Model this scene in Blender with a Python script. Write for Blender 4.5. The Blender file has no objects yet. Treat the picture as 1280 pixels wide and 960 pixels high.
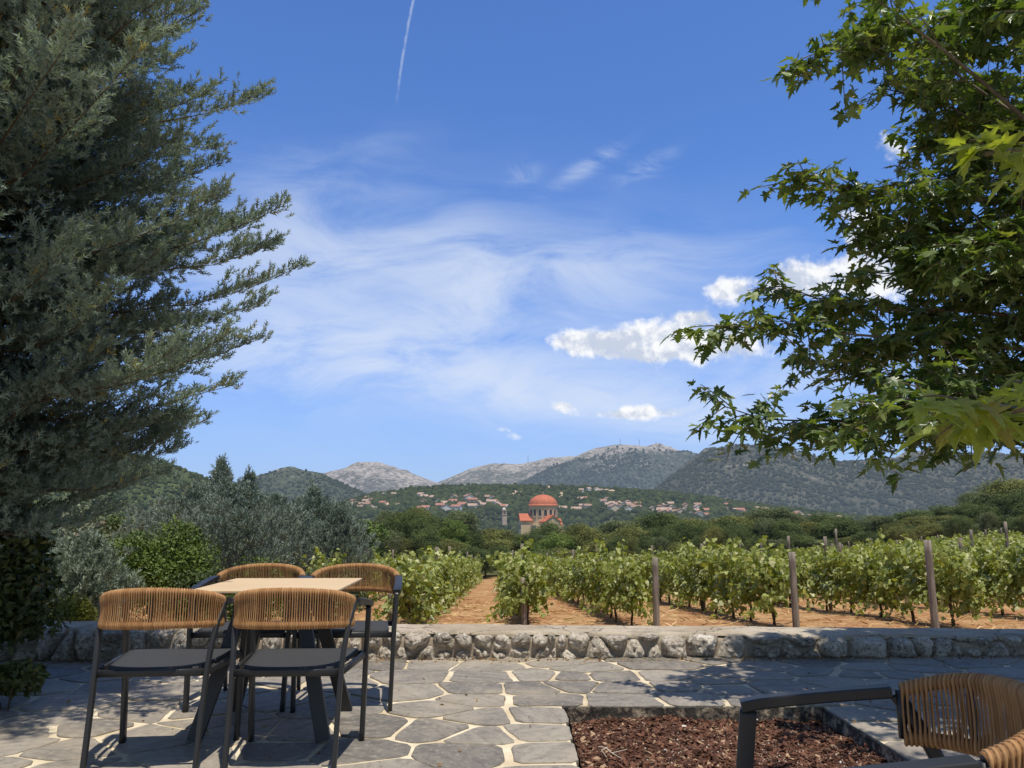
import bpy, bmesh, math, random
import numpy as np
from mathutils import Vector, Matrix

random.seed(11)
RNG = np.random.default_rng(7)
PI = math.pi
scene = bpy.context.scene
COL = scene.collection

# ------------------------------------------------------------------ camera
EYE = 1.145
PITCH = math.radians(9.46)
cam_d = bpy.data.cameras.new('camera')
cam_d.sensor_width = 36.0
cam_d.lens = 27.0
cam_d.clip_start = 0.05
cam_d.clip_end = 80000
cam = bpy.data.objects.new('camera', cam_d)
COL.objects.link(cam)
cam.location = (0, 0, EYE)
cam.rotation_euler = (PI / 2 + PITCH, 0, 0)
scene.camera = cam
CP, SP = math.cos(PITCH), math.sin(PITCH)


def ray(px, py):
    cx, cy = (px - 640) / 960.0, (480 - py) / 960.0
    return cx, CP - cy * SP, SP + cy * CP


def at(px, py, Y):
    """world point seen in the photograph at (px, py), Y metres ahead"""
    x, y, z = ray(px, py)
    k = Y / y
    return np.array((x * k, Y, EYE + z * k))


def uv(px, py):
    x, y, z = ray(px, py)
    return x / y, z / y


# ------------------------------------------------------------------ numpy noise
def _hash(i, j, k, s):
    h = (i.astype(np.int64) * 374761393 + j.astype(np.int64) * 668265263 + k.astype(np.int64) * 2147483647 + s * 974634777) & 0xFFFFFFFF
    h = ((h ^ (h >> 13)) * 1274126177) & 0xFFFFFFFF
    h = h ^ (h >> 16)
    return (h & 0xFFFFFF) / float(0xFFFFFF)


def vnoise(P, s=0):
    P = np.asarray(P, float)
    I = np.floor(P).astype(np.int64)
    f = P - I
    f = f * f * (3 - 2 * f)
    r = 0
    for dx in (0, 1):
        wx = f[:, 0] if dx else 1 - f[:, 0]
        for dy in (0, 1):
            wy = f[:, 1] if dy else 1 - f[:, 1]
            for dz in (0, 1):
                wz = f[:, 2] if dz else 1 - f[:, 2]
                r = r + wx * wy * wz * _hash(I[:, 0] + dx, I[:, 1] + dy, I[:, 2] + dz, s)
    return r * 2 - 1


def fbm(P, oct=4, s=0):
    P = np.asarray(P, float)
    a, r, t = 1.0, 0, 0
    for o in range(oct):
        r = r + a * vnoise(P * (2.03 ** o), s + o)
        t += a
        a *= 0.5
    return r / t


# ------------------------------------------------------------------ mesh helpers
def np_mesh(name, V, faces, smooth=False, rnd=None, midx=None, mats=()):
    """faces: list of int arrays (n, k); rnd: per-face value in the same order"""
    V = np.asarray(V, np.float32)
    faces = [np.asarray(f, np.int32) for f in faces if len(f)]
    me = bpy.data.meshes.new(name)
    me.vertices.add(len(V))
    me.vertices.foreach_set('co', V.ravel())
    loops = np.concatenate([f.ravel() for f in faces])
    sizes = np.concatenate([np.full(len(f), f.shape[1], np.int32) for f in faces])
    starts = np.concatenate(([0], np.cumsum(sizes)[:-1])).astype(np.int32)
    me.loops.add(len(loops))
    me.loops.foreach_set('vertex_index', loops)
    me.polygons.add(len(sizes))
    me.polygons.foreach_set('loop_start', starts)
    me.polygons.foreach_set('use_smooth', np.full(len(sizes), bool(smooth)))
    if midx is not None:
        me.polygons.foreach_set('material_index', np.asarray(midx, np.int32))
    me.update(calc_edges=True)
    if rnd is not None:
        a = me.attributes.new('rnd', 'FLOAT', 'FACE')
        a.data.foreach_set('value', np.asarray(rnd, np.float32))
    for m in mats:
        me.materials.append(m)
    return me


class MB:
    """collects simple shapes; build() links them as ONE mesh object"""

    def __init__(s):
        s.v, s.f = [], []

    def add(s, V, F):
        o = len(s.v)
        s.v += [tuple(p) for p in V]
        s.f += [tuple(i + o for i in f) for f in F]

    def box(s, c, d, rz=0.0, taper=1.0):
        hx, hy, hz = d[0] / 2, d[1] / 2, d[2] / 2
        cs, sn = math.cos(rz), math.sin(rz)
        V = []
        for z, t in ((-hz, 1), (hz, taper)):
            for x, y in ((-hx, -hy), (hx, -hy), (hx, hy), (-hx, hy)):
                x, y = x * t, y * t
                V.append((c[0] + x * cs - y * sn, c[1] + x * sn + y * cs, c[2] + z))
        s.add(V, [(3, 2, 1, 0), (4, 5, 6, 7), (0, 1, 5, 4), (1, 2, 6, 5), (2, 3, 7, 6), (3, 0, 4, 7)])

    def sweep(s, pts, prof, up=(0, 0, 1), scale=None, closed=False, caps=True):
        """prof: 2-D outline (side, up) swept along pts"""
        P = [Vector(p) for p in pts]
        n, k = len(P), len(prof)
        V = []
        up = Vector(up)
        for i in range(n):
            a = P[(i - 1) % n] if (closed or i > 0) else P[0]
            b = P[(i + 1) % n] if (closed or i < n - 1) else P[-1]
            t = (b - a).normalized()
            sd = t.cross(up)
            if sd.length < 1e-4:
                sd = t.cross(Vector((0, 1, 0.01)))
            sd.normalize()
            u = sd.cross(t)
            sc = scale[i] if scale else 1
            for (x, y) in prof:
                V.append(P[i] + sd * x * sc + u * y * sc)
        F = []
        for i in range(n if closed else n - 1):
            for j in range(k):
                F.append((i * k + j, i * k + (j + 1) % k, ((i + 1) % n) * k + (j + 1) % k, ((i + 1) % n) * k + j))
        if caps and not closed:
            F.append(tuple(range(k - 1, -1, -1)))
            F.append(tuple((n - 1) * k + j for j in range(k)))
        s.add(V, F)

    def tube(s, pts, r, seg=8, up=(0, 0, 1), closed=False):
        prof = [(math.cos(2 * PI * j / seg), math.sin(2 * PI * j / seg)) for j in range(seg)]
        rr = r if isinstance(r, (list, tuple)) else [r] * len(pts)
        s.sweep(pts, prof, up, rr, closed)

    def lathe(s, prof, c=(0, 0, 0), seg=24):
        V, F = [], []
        for (r, z) in prof:
            for j in range(seg):
                a = 2 * PI * j / seg
                V.append((c[0] + r * math.cos(a), c[1] + r * math.sin(a), c[2] + z))
        for i in range(len(prof) - 1):
            for j in range(seg):
                F.append((i * seg + j, i * seg + (j + 1) % seg, (i + 1) * seg + (j + 1) % seg, (i + 1) * seg + j))
        s.add(V, F)

    def mesh(s, name, mat, smooth=False, bevel=0.0):
        me = bpy.data.meshes.new(name)
        me.from_pydata(s.v, [], s.f)
        me.update()
        if bevel:
            bm = bmesh.new()
            bm.from_mesh(me)
            ed = [e for e in bm.edges if len(e.link_faces) == 2 and e.calc_face_angle(0) > 0.6]
            bmesh.ops.bevel(bm, geom=ed, offset=bevel, segments=2, affect='EDGES', profile=0.5)
            bm.to_mesh(me)
            bm.free()
        if smooth:
            me.polygons.foreach_set('use_smooth', [True] * len(me.polygons))
        me.materials.append(mat)
        return me

    def build(s, name, mat, parent=None, smooth=False, bevel=0.0):
        return link(name, s.mesh(name, mat, smooth, bevel), parent)


def link(name, me, parent=None):
    o = bpy.data.objects.new(name, me)
    COL.objects.link(o)
    if parent is not None:
        o.parent = parent
    return o


def tag(o, label=None, cat=None, group=None, kind=None):
    if label:
        o['label'] = label
    if cat:
        o['category'] = cat
    if group:
        o['group'] = group
    if kind:
        o['kind'] = kind
    return o


def thing(name, label, cat, loc=(0, 0, 0), rz=0.0, group=None, scale=None):
    o = bpy.data.objects.new(name, None)
    COL.objects.link(o)
    o.empty_display_size = 0.1
    o.location = loc
    o.rotation_euler = (0, 0, rz)
    if scale is not None:
        o.scale = scale
    return tag(o, label, cat, group)


def copy_tree(o, parent=None):
    c = o.copy()
    COL.objects.link(c)
    if parent is not None:
        c.parent = parent
    for ch in list(o.children):
        copy_tree(ch, c)
    return c


def round_rect(w, h, r=0.25, n=3):
    """rounded rectangle outline"""
    r = r * min(w, h)
    out = []
    for cx, cy, a0 in ((w / 2 - r, h / 2 - r, 0), (-w / 2 + r, h / 2 - r, PI / 2), (-w / 2 + r, -h / 2 + r, PI), (w / 2 - r, -h / 2 + r, 1.5 * PI)):
        for i in range(n):
            a = a0 + PI / 2 * i / (n - 1)
            out.append((cx + r * math.cos(a), cy + r * math.sin(a)))
    return out


def smooth_path(pts, n=8):
    """Catmull-Rom through pts"""
    P = [np.array(p, float) for p in pts]
    P = [2 * P[0] - P[1]] + P + [2 * P[-1] - P[-2]]
    out = []
    for i in range(1, len(P) - 2):
        a, b, c, d = P[i - 1:i + 3]
        for j in range(n):
            t = j / n
            out.append(0.5 * (2 * b + (c - a) * t + (2 * a - 5 * b + 4 * c - d) * t * t + (3 * b - a - 3 * c + d) * t ** 3))
    out.append(P[-2])
    return out


def nrm(A):
    return A / np.maximum(np.linalg.norm(A, axis=-1, keepdims=True), 1e-9)


def frames(D, roll=None, ref=(0, 0, 1)):
    """orthonormal frames whose Z runs along D"""
    Z = nrm(np.asarray(D, float))
    R = np.tile(np.array(ref, float), (len(Z), 1))
    bad = np.abs((Z * R).sum(1)) > 0.97
    R[bad] = (1, 0, 0)
    X = nrm(np.cross(R, Z))
    Y = np.cross(Z, X)
    if roll is not None:
        c, s = np.cos(roll)[:, None], np.sin(roll)[:, None]
        X, Y = X * c + Y * s, Y * c - X * s
    return X, Y, Z


def scatter(tv, tf, pos, X, Y, Z, size):
    """copies of a template (tv verts, tf faces) as arrays"""
    tv, tf = np.asarray(tv, float), np.asarray(tf, np.int32)
    n, k = len(pos), len(tv)
    size = np.broadcast_to(np.asarray(size, float), (n,))
    V = (tv[None, :, 0, None] * X[:, None, :] + tv[None, :, 1, None] * Y[:, None, :] + tv[None, :, 2, None] * Z[:, None, :])
    V = V * size[:, None, None] + pos[:, None, :]
    F = tf[None] + (np.arange(n) * k)[:, None, None]
    return V.reshape(-1, 3), F.reshape(-1, tf.shape[1])


# ------------------------------------------------------------------ materials
def new_mat(name):
    m = bpy.data.materials.new(name)
    m.use_nodes = True
    nt = m.node_tree
    nt.nodes.clear()
    out = nt.nodes.new('ShaderNodeOutputMaterial')
    return m, nt, out


class G:
    """terse node building"""

    def __init__(s, nt):
        s.nt = nt

    def n(s, t, **kw):
        x = s.nt.nodes.new(t)
        for k, v in kw.items():
            setattr(x, k, v)
        return x

    def set(s, sock, v):
        if isinstance(v, bpy.types.NodeSocket):
            s.nt.links.new(v, sock)
        else:
            sock.default_value = v

    def m(s, op, a, b=0.0, c=0.0, clamp=False):
        x = s.n('ShaderNodeMath', operation=op, use_clamp=clamp)
        s.set(x.inputs[0], a)
        s.set(x.inputs[1], b)
        s.set(x.inputs[2], c)
        return x.outputs[0]

    def mix(s, f, a, b, bt='MIX'):
        x = s.n('ShaderNodeMix', data_type='RGBA', blend_type=bt)
        s.set(x.inputs[0], f)
        s.set(x.inputs[6], (*a, 1) if isinstance(a, tuple) and len(a) == 3 else a)
        s.set(x.inputs[7], (*b, 1) if isinstance(b, tuple) and len(b) == 3 else b)
        return x.outputs[2]

    def noise(s, vec, scale, detail=4, rough=0.55, dist=0.0, out=0):
        x = s.n('ShaderNodeTexNoise')
        if vec is not None:
            s.nt.links.new(vec, x.inputs['Vector'])
        x.inputs['Scale'].default_value = scale
        x.inputs['Detail'].default_value = detail
        x.inputs['Roughness'].default_value = rough
        x.inputs['Distortion'].default_value = dist
        return x.outputs[out]

    def ss(s, v, lo, hi):
        x = s.n('ShaderNodeMapRange', interpolation_type='SMOOTHSTEP')
        s.set(x.inputs[0], v)
        s.set(x.inputs[1], lo)
        s.set(x.inputs[2], hi)
        return x.outputs[0]

    def map(s, v, scale=(1, 1, 1), rot=(0, 0, 0), loc=(0, 0, 0)):
        x = s.n('ShaderNodeMapping')
        s.nt.links.new(v, x.inputs[0])
        x.inputs[1].default_value = loc
        x.inputs[2].default_value = rot
        x.inputs[3].default_value = scale
        return x.outputs[0]

    def bump(s, h, strength=0.3, dist=0.01):
        x = s.n('ShaderNodeBump')
        x.inputs['Strength'].default_value = strength
        x.inputs['Distance'].default_value = dist
        s.nt.links.new(h, x.inputs['Height'])
        return x.outputs[0]

    def pos(s):
        return s.n('ShaderNodeNewGeometry').outputs['Position']

    def obj(s):
        return s.n('ShaderNodeTexCoord').outputs['Object']

    def rnd(s):
        return s.n('ShaderNodeAttribute', attribute_name='rnd').outputs['Fac']

    def bsdf(s, col, rough=0.6, normal=None, spec=0.5, metal=0.0):
        x = s.n('ShaderNodeBsdfPrincipled')
        s.set(x.inputs['Base Color'], (*col, 1) if isinstance(col, tuple) and len(col) == 3 else col)
        s.set(x.inputs['Roughness'], rough)
        x.inputs['Specular IOR Level'].default_value = spec
        x.inputs['Metallic'].default_value = metal
        if normal is not None:
            s.nt.links.new(normal, x.inputs['Normal'])
        return x.outputs[0]


def finish(nt, out, sh):
    nt.links.new(sh, out.inputs['Surface'])


def leaf_mat(name, a, b, c=None, cf=0.0, trans=0.3, rough=0.55, spec=0.35, tcol=None, patch=0.0, pscale=1.0, haze=0.0):
    """foliage: per-leaf tone from 'rnd'; c is an occasional odd colour"""
    m, nt, out = new_mat(name)
    g = G(nt)
    r = g.rnd()
    col = g.mix(r, a, b)
    if patch:
        p = g.noise(g.pos(), pscale, 3)
        dark = g.mix(1.0, col, (1 - patch, 1 - patch * 0.9, 1 - patch), 'MULTIPLY')
        col = g.mix(g.ss(p, 0.42, 0.6), dark, col)
    if c is not None:
        q = g.noise(g.pos(), pscale * 1.7, 2)
        k = g.m('MULTIPLY', g.ss(g.m('FRACT', g.m('MULTIPLY', r, 17.3)), 1 - cf - 0.02, 1 - cf + 0.02), g.ss(q, 0.4, 0.55))
        col = g.mix(k, col, c)
    sh = g.bsdf(col, rough, spec=spec)
    if trans:
        t = g.n('ShaderNodeBsdfTranslucent')
        tc = g.mix(1.0, col, tcol or (1.25, 1.3, 0.6), 'MULTIPLY')
        nt.links.new(tc, t.inputs[0])
        mx = g.n('ShaderNodeMixShader')
        mx.inputs[0].default_value = trans
        nt.links.new(sh, mx.inputs[1])
        nt.links.new(t.outputs[0], mx.inputs[2])
        sh = mx.outputs[0]
    finish(nt, out, hazed(g, sh, haze))
    return m


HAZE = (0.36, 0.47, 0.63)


def hazed(g, sh, f):  # distance haze put into the material as a bluish glow
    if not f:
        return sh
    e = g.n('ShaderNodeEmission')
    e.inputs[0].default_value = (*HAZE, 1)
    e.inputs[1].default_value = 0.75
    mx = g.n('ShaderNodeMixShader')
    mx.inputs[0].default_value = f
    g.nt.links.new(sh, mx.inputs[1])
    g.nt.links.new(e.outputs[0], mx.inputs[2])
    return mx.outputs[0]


def simple(name, col, rough=0.6, var=0.15, scale=8.0, bump=0.0, bdist=0.005, spec=0.4, haze=0.0, stretch=(1, 1, 1)):
    m, nt, out = new_mat(name)
    g = G(nt)
    v = g.map(g.obj(), stretch)
    n = g.noise(v, scale, 5, 0.6)
    lo = tuple(c * (1 - var) for c in col)
    hi = tuple(min(1, c * (1 + var)) for c in col)
    c = g.mix(g.ss(n, 0.3, 0.7), lo, hi)
    nm = g.bump(g.noise(v, scale * 6, 4, 0.65), bump, bdist) if bump else None
    finish(nt, out, hazed(g, g.bsdf(c, rough, nm, spec), haze))
    return m


# ------------------------------------------------------------------ light and sky
SUN_EL = math.radians(74)
SUN_AZ = math.radians(27)          # sun behind the viewer, to the right
sd = Vector((math.sin(SUN_AZ) * math.cos(SUN_EL), -math.cos(SUN_AZ) * math.cos(SUN_EL), math.sin(SUN_EL)))
sun_d = bpy.data.lights.new('sun', 'SUN')
sun_d.energy = 4.7
sun_d.angle = math.radians(0.53)
sun_d.color = (1.0, 0.94, 0.83)
sun = bpy.data.objects.new('sun', sun_d)
COL.objects.link(sun)
sun.location = (6, -10, 40)
sun.rotation_euler = sd.to_track_quat('Z', 'Y').to_euler()


def build_world():
    w = bpy.data.worlds.new('World')
    scene.world = w
    w.use_nodes = True
    w.cycles.sampling_method = 'MANUAL'
    w.cycles.sample_map_resolution = 256
    nt = w.node_tree
    nt.nodes.clear()
    g = G(nt)
    out = g.n('ShaderNodeOutputWorld')
    bg = g.n('ShaderNodeBackground')
    sky = g.n('ShaderNodeTexSky', sky_type='NISHITA')
    sky.sun_disc = False
    sky.sun_elevation = SUN_EL
    sky.sun_rotation = PI - SUN_AZ
    sky.air_density = 1.0
    sky.dust_density = 0.6
    sky.ozone_density = 2.2
    sky.altitude = 300
    d = g.n('ShaderNodeTexCoord').outputs['Generated']
    sp = g.n('ShaderNodeSeparateXYZ')
    nt.links.new(d, sp.inputs[0])
    y = g.m('MAXIMUM', sp.outputs[1], 0.02)
    u = g.m('DIVIDE', sp.outputs[0], y)
    v = g.m('DIVIDE', sp.outputs[2], y)
    cv = g.n('ShaderNodeCombineXYZ')
    nt.links.new(u, cv.inputs[0])
    nt.links.new(v, cv.inputs[1])
    P = cv.outputs[0]
    front = g.ss(sp.outputs[1], 0.05, 0.3)

    def blobs(vec, items, grow=1.0):
        """sum of soft elliptic patches (centre, radii, tilt, weight) on the sky"""
        acc = 0.0
        for (px, py, rx, ry, *more) in items:
            ang, amp = (list(more) + [0.0, 1.0][len(more):])
            cu, cvv = uv(px, py)
            k = ray(px, py)[1]
            mp = g.n('ShaderNodeMapping', vector_type='TEXTURE')
            nt.links.new(vec, mp.inputs[0])
            mp.inputs[1].default_value = (cu, cvv, 0)
            mp.inputs[2].default_value = (0, 0, math.radians(ang))
            mp.inputs[3].default_value = (rx / 960 / k * grow, ry / 960 / k / k * grow, 1)
            dt = g.n('ShaderNodeVectorMath', operation='DOT_PRODUCT')
            nt.links.new(mp.outputs[0], dt.inputs[0])
            nt.links.new(mp.outputs[0], dt.inputs[1])
            acc = g.m('MULTIPLY_ADD', g.m('POWER', 0.3679, dt.outputs['Value']), amp, acc)
        return acc

    def vadd(vec, off, mul=None):
        x = g.n('ShaderNodeVectorMath', operation='MULTIPLY_ADD')
        nt.links.new(vec, x.inputs[0])
        x.inputs[1].default_value = mul or (1, 1, 1)
        if isinstance(off, tuple):
            x.inputs[2].default_value = off
        else:
            nt.links.new(off, x.inputs[2])
        return x.outputs[0]

    # --- high thin cloud, dragged out by the wind
    warp = g.noise(P, 3.2, 2, out=1)
    W = vadd(vadd(warp, (-0.11, -0.06, 0), (0.22, 0.12, 0)), P)
    cirrus = blobs(W, (
        (400, 330, 180, 100, 0, .46), (330, 300, 70, 60, 0, .15), (575, 385, 75, 30, 28, .48), (520, 330, 150, 40, 10, .20), (400, 440, 190, 34, -8, .78),
        (640, 488, 200, 28, -6, .72), (420, 190, 80, 20, 12, .12), (760, 345, 170, 34, 4, .50),
        (910, 495, 170, 42, 0, .74), (560, 440, 90, 22, 0, .25), (640, 400, 280, 120, 0, .34), (820, 460, 160, 40, 0, .24)))
    wisp = blobs(P, ((732, 210, 46, 9, 32, .6), (812, 207, 40, 11, 28, .4), (655, 218, 22, 15, 30, .28), (560, 308, 60, 7, -14, .3)))
    n1 = g.noise(g.map(W, (3.2, 10.5, 1), (0, 0, 0.16)), 1.0, 7, 0.62, 0.5)
    n2 = g.noise(g.map(W, (14, 34, 1), (0, 0, 0.5)), 1.0, 4, 0.65, 0.8)
    tex = g.m('MULTIPLY_ADD', g.ss(n1, 0.33, 0.67), 1.2, 0.16)
    cirrus = g.m('MULTIPLY', cirrus, tex)
    wisp = g.m('MULTIPLY', wisp, g.ss(n2, 0.32, 0.78))
    # --- contrail
    pts = [uv(517, 0), uv(505, 62), uv(495, 138)]
    A = np.array([[1, p[1], p[1] ** 2] for p in pts])
    c0, c1, c2 = np.linalg.solve(A, np.array([p[0] for p in pts]))
    line = g.m('ADD', g.m('MULTIPLY_ADD', v, float(c1), float(c0)), g.m('MULTIPLY', g.m('MULTIPLY', v, v), float(c2)))
    fine = g.noise(P, 60, 3)
    wob = g.m('MULTIPLY_ADD', fine, 0.004, -0.002)
    dl = g.m('ABSOLUTE', g.m('ADD', g.m('SUBTRACT', u, line), wob))
    ct = g.m('MULTIPLY', g.ss(dl, 0.0030, 0.0003), g.ss(v, uv(495, 142)[1], uv(503, 70)[1]))
    ct = g.m('MULTIPLY', ct, g.m('MULTIPLY_ADD', g.ss(fine, 0.35, 0.65), 0.26, 0.12))
    # --- cumulus
    CU = ((850, 424, 58, 24), (795, 434, 48, 16), (760, 434, 20, 12, 0, .8), (716, 427, 25, 14, 0, 1.1), (866, 396, 24, 9, 0, .85), (935, 436, 56, 22, 0, .72),
          (1040, 345, 64, 18), (980, 360, 46, 13), (908, 362, 22, 13, 0, .9), (1090, 300, 38, 42), (1120, 330, 50, 30), (1115, 185, 22, 16), (1190, 480, 40, 18),
          (703, 508, 20, 6, 0, .8), (755, 518, 30, 6, 0, .8), (797, 515, 24, 9, 0, .9), (842, 516, 24, 8, 0, .9), (646, 546, 12, 5, 0, .62), (629, 536, 10, 4, 0, .6))
    base = blobs(P, CU, 1.2)
    base = g.m('MINIMUM', base, 1.15)
    nz = g.noise(P, 19, 6, 0.6, 0.1)
    nzu = g.noise(vadd(P, (0.005, 0.014, 0)), 19, 4, 0.6, 0.1)
    puff = g.m('MULTIPLY_ADD', nz, 2.6, -1.3)
    puff = g.m('MULTIPLY', puff, g.ss(base, 0.02, 0.34))
    d0 = g.m('ADD', base, puff)
    dens = g.ss(d0, 0.36, 1.0)
    lit = g.ss(g.m('ADD', g.m('SUBTRACT', nzu, nz), g.m('MULTIPLY', g.m('SUBTRACT', base, 0.7), 0.07)), 0.12, -0.09)
    ccol = g.mix(lit, (6.0, 6.6, 7.8), (10.2, 10.2, 10.1))
    # colour of the clear sky, a little richer than the model's
    hs = g.n('ShaderNodeHueSaturation')
    hs.inputs['Hue'].default_value = SKY_HUE
    hs.inputs['Saturation'].default_value = SKY_SAT
    hs.inputs['Value'].default_value = SKY_VAL
    nt.links.new(sky.outputs[0], hs.inputs['Color'])
    el = sp.outputs[2]
    tint = g.mix(g.ss(el, 0.0, 0.34), (0.90, 0.98, 1.62), (1.0, 1.30, 1.78))
    # overhead and behind the viewer, tint shaped to cut the blue fill light
    pale = g.m('MAXIMUM', g.ss(el, 0.62, 0.9), g.ss(sp.outputs[1], 0.1, -0.5))
    tint = g.mix(pale, tint, (0.98, 0.96, 0.92))
    clear = g.mix(1.0, hs.outputs[0], tint, 'MULTIPLY')
    clear = g.mix(g.m('MULTIPLY', g.ss(el, 0.30, -0.05), 0.72), clear, (3.3, 5.4, 8.6))
    thin = g.m('MULTIPLY', g.m('ADD', g.m('ADD', cirrus, wisp), ct), front)
    thin = g.m('MULTIPLY', g.m('SUBTRACT', 1.0, g.m('POWER', 0.29, thin)), 0.95)
    col = g.mix(thin, clear, (7.4, 8.2, 9.5))
    col = g.mix(g.m('MULTIPLY', g.m('MULTIPLY', dens, 0.93), front), col, ccol)
    nt.links.new(col, bg.inputs[0])
    bg.inputs[1].default_value = 0.1
    nt.links.new(bg.outputs[0], out.inputs[0])


SKY_HUE, SKY_SAT, SKY_VAL = 0.502, 1.08, 1.03
build_world()
scene.view_settings.view_transform = 'Standard'
scene.view_settings.look = 'None'
scene.view_settings.exposure = 0
scene.view_settings.gamma = 1

# ================================================================== terrain
def ground_z(x, y):
    x, y = np.asarray(x, float), np.asarray(y, float)
    yy = np.clip(y, 6, 58)
    z = 0.101 - 0.068 * yy
    b = np.clip(x - 5.0, 0, 16)
    z = z + 0.0036 * b * b * np.clip((yy - 6) / 8, 0, 1) + 0.085 * np.clip(x - 21, 0, 30)
    far = np.clip((y - 58) / 300, 0, 1)
    z = z - (far * far * (3 - 2 * far)) * (24 + z * 0.0)
    near = np.clip((7.4 - y) / 1.4, 0, 1)
    return z * (1 - near) - 0.75 * near


def build_ground():
    ys = np.concatenate([np.linspace(-60, 5, 14), np.arange(5.5, 75, 0.45), np.geomspace(76, 60000, 70)])
    us = np.concatenate([np.linspace(-3, -1.05, 12), np.linspace(-1, 1.1, 150), np.linspace(1.15, 3, 12)])
    Y, U = np.meshgrid(ys, us, indexing='ij')
    X = U * np.maximum(Y, 14) * 1.0
    Z = ground_z(X, Y)
    P = np.stack([X.ravel(), Y.ravel(), Z.ravel()], 1)
    near = (P[:, 1] < 80) & (P[:, 1] > 7)
    P[near, 2] += 0.05 * fbm(P[near] * 0.9, 3, 5) + 0.02 * fbm(P[near] * 4, 2, 6)
    P[P[:, 1] > 400, 2] -= 3
    ny, nu = len(ys), len(us)
    idx = np.arange(ny * nu).reshape(ny, nu)
    F = np.stack([idx[:-1, :-1], idx[:-1, 1:], idx[1:, 1:], idx[1:, :-1]], -1).reshape(-1, 4)
    m, nt, out = new_mat('dry_ground')
    g = G(nt)
    p = g.pos()
    s1 = g.noise(p, 1.1, 5, 0.6)
    s2 = g.noise(p, 26, 5, 0.7)
    s3 = g.noise(g.map(p, (60, 18, 20), (0, 0, 0.4)), 1.0, 3, 0.6)
    straw = g.mix(g.ss(s2, 0.36, 0.64), (0.26, 0.145, 0.065), (0.58, 0.37, 0.185))
    straw = g.mix(g.ss(s3, 0.55, 0.70), straw, (0.72, 0.56, 0.34))
    soil = g.mix(s2, (0.24, 0.115, 0.058), (0.45, 0.235, 0.11))
    near_c = g.mix(g.ss(s1, 0.40, 0.62), soil, straw)
    far_c = g.mix(g.noise(p, 0.08, 4), (0.045, 0.065, 0.025), (0.13, 0.13, 0.055))
    sx = g.n('ShaderNodeSeparateXYZ')
    nt.links.new(p, sx.inputs[0])
    c = g.mix(g.ss(sx.outputs[1], 57, 66), near_c, far_c)
    weeds = g.m('MULTIPLY', g.ss(g.noise(p, 2.3, 4), 0.60, 0.72), 0.6)
    c = g.mix(weeds, c, (0.20, 0.19, 0.06))
    finish(nt, out, g.bsdf(c, 0.95, g.bump(s2, 0.6, 0.04), 0.1))
    me = np_mesh('ground', P, [F], True, mats=[m])
    tag(link('ground', me), kind='structure')


build_ground()

# ------------------------------------------------------------------ straw and clods on the vineyard soil (nobody could count it)
def build_straw():
    n = 13000
    y = 7.5 + 24 * RNG.random(n) ** 1.7
    x = (RNG.random(n) * 1.55 - 0.62) * y
    P = np.stack([x, y, ground_z(x, y) + 0.035], 1)
    P[:, 2] += 0.05 * fbm(np.stack([x, y, ground_z(x, y)], 1) * 0.9, 3, 5)
    a = RNG.random(n) * 2 * PI
    D = np.stack([np.cos(a), np.sin(a), (RNG.random(n) - 0.3) * 0.5], 1)
    tv = [(-0.06, 0, 0), (0.06, 0, 0), (0.04, 0.02, 1), (-0.04, 0.02, 1)]
    V, F = scatter(tv, [(0, 1, 2, 3)], P, *frames(D, RNG.random(n) * 6), 0.07 + 0.12 * RNG.random(n))
    m = leaf_mat('straw', (0.38, 0.22, 0.09), (0.70, 0.51, 0.28), None, 0, 0.1, 0.8, 0.1)
    me = np_mesh('straw', V, [F], False, RNG.random(n), mats=[m])
    tag(link('straw', me), 'dry straw scattered between the vine rows', 'straw', kind='stuff')


build_straw()

# ================================================================== hills
def hill_mat(name, green, green2, rock, rk, haze, rscale=1.0, streak=0.0):
    m, nt, out = new_mat(name)
    g = G(nt)
    p = g.pos()
    big = g.noise(p, 0.0022 * rscale, 5, 0.6)
    tex = g.noise(g.map(p, (1, .35, 1.3)), 0.035 * rscale, 5, 0.75)
    c = g.mix(g.ss(tex, 0.36, 0.62), green, green2)
    rt = g.noise(g.map(p, (1, .4, 0.8)), 0.026 * rscale, 6, 0.8)
    a = g.n('ShaderNodeAttribute', attribute_name='hgt').outputs['Fac']
    th = g.m('ADD', g.m('MULTIPLY_ADD', a, rk[1], rk[0]), g.m('MULTIPLY_ADD', big, 0.5, -0.25))
    k = g.ss(g.m('SUBTRACT', g.m('ADD', th, rt), 1.0), -0.10, 0.14)
    rc = g.mix(g.noise(p, 0.05 * rscale, 3), rock, tuple(x * 1.35 for x in rock))
    c = g.mix(k, c, rc)
    if streak:
        st = g.noise(g.map(p, (0.0022, 0.0022, 0.05), (0.05, 0.03, 0.2)), 1.0, 5, 0.6)
        c = g.mix(g.m('MULTIPLY', g.ss(st, 0.66, 0.71), streak), c, (0.55, 0.47, 0.38))
    nm = g.bump(tex, 0.6, 10.0 / rscale)
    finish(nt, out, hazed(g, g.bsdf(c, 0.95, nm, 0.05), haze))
    return m


def sil_z(sil, D, px):
    ys = np.interp(px, [q[0] for q in sil], [q[1] for q in sil])
    cx, cy = (px - 640) / 960.0, (480 - ys) / 960.0
    y, z = CP - cy * SP, SP + cy * CP
    return cx / y, EYE + D * z / y


HILLS = {}


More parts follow.
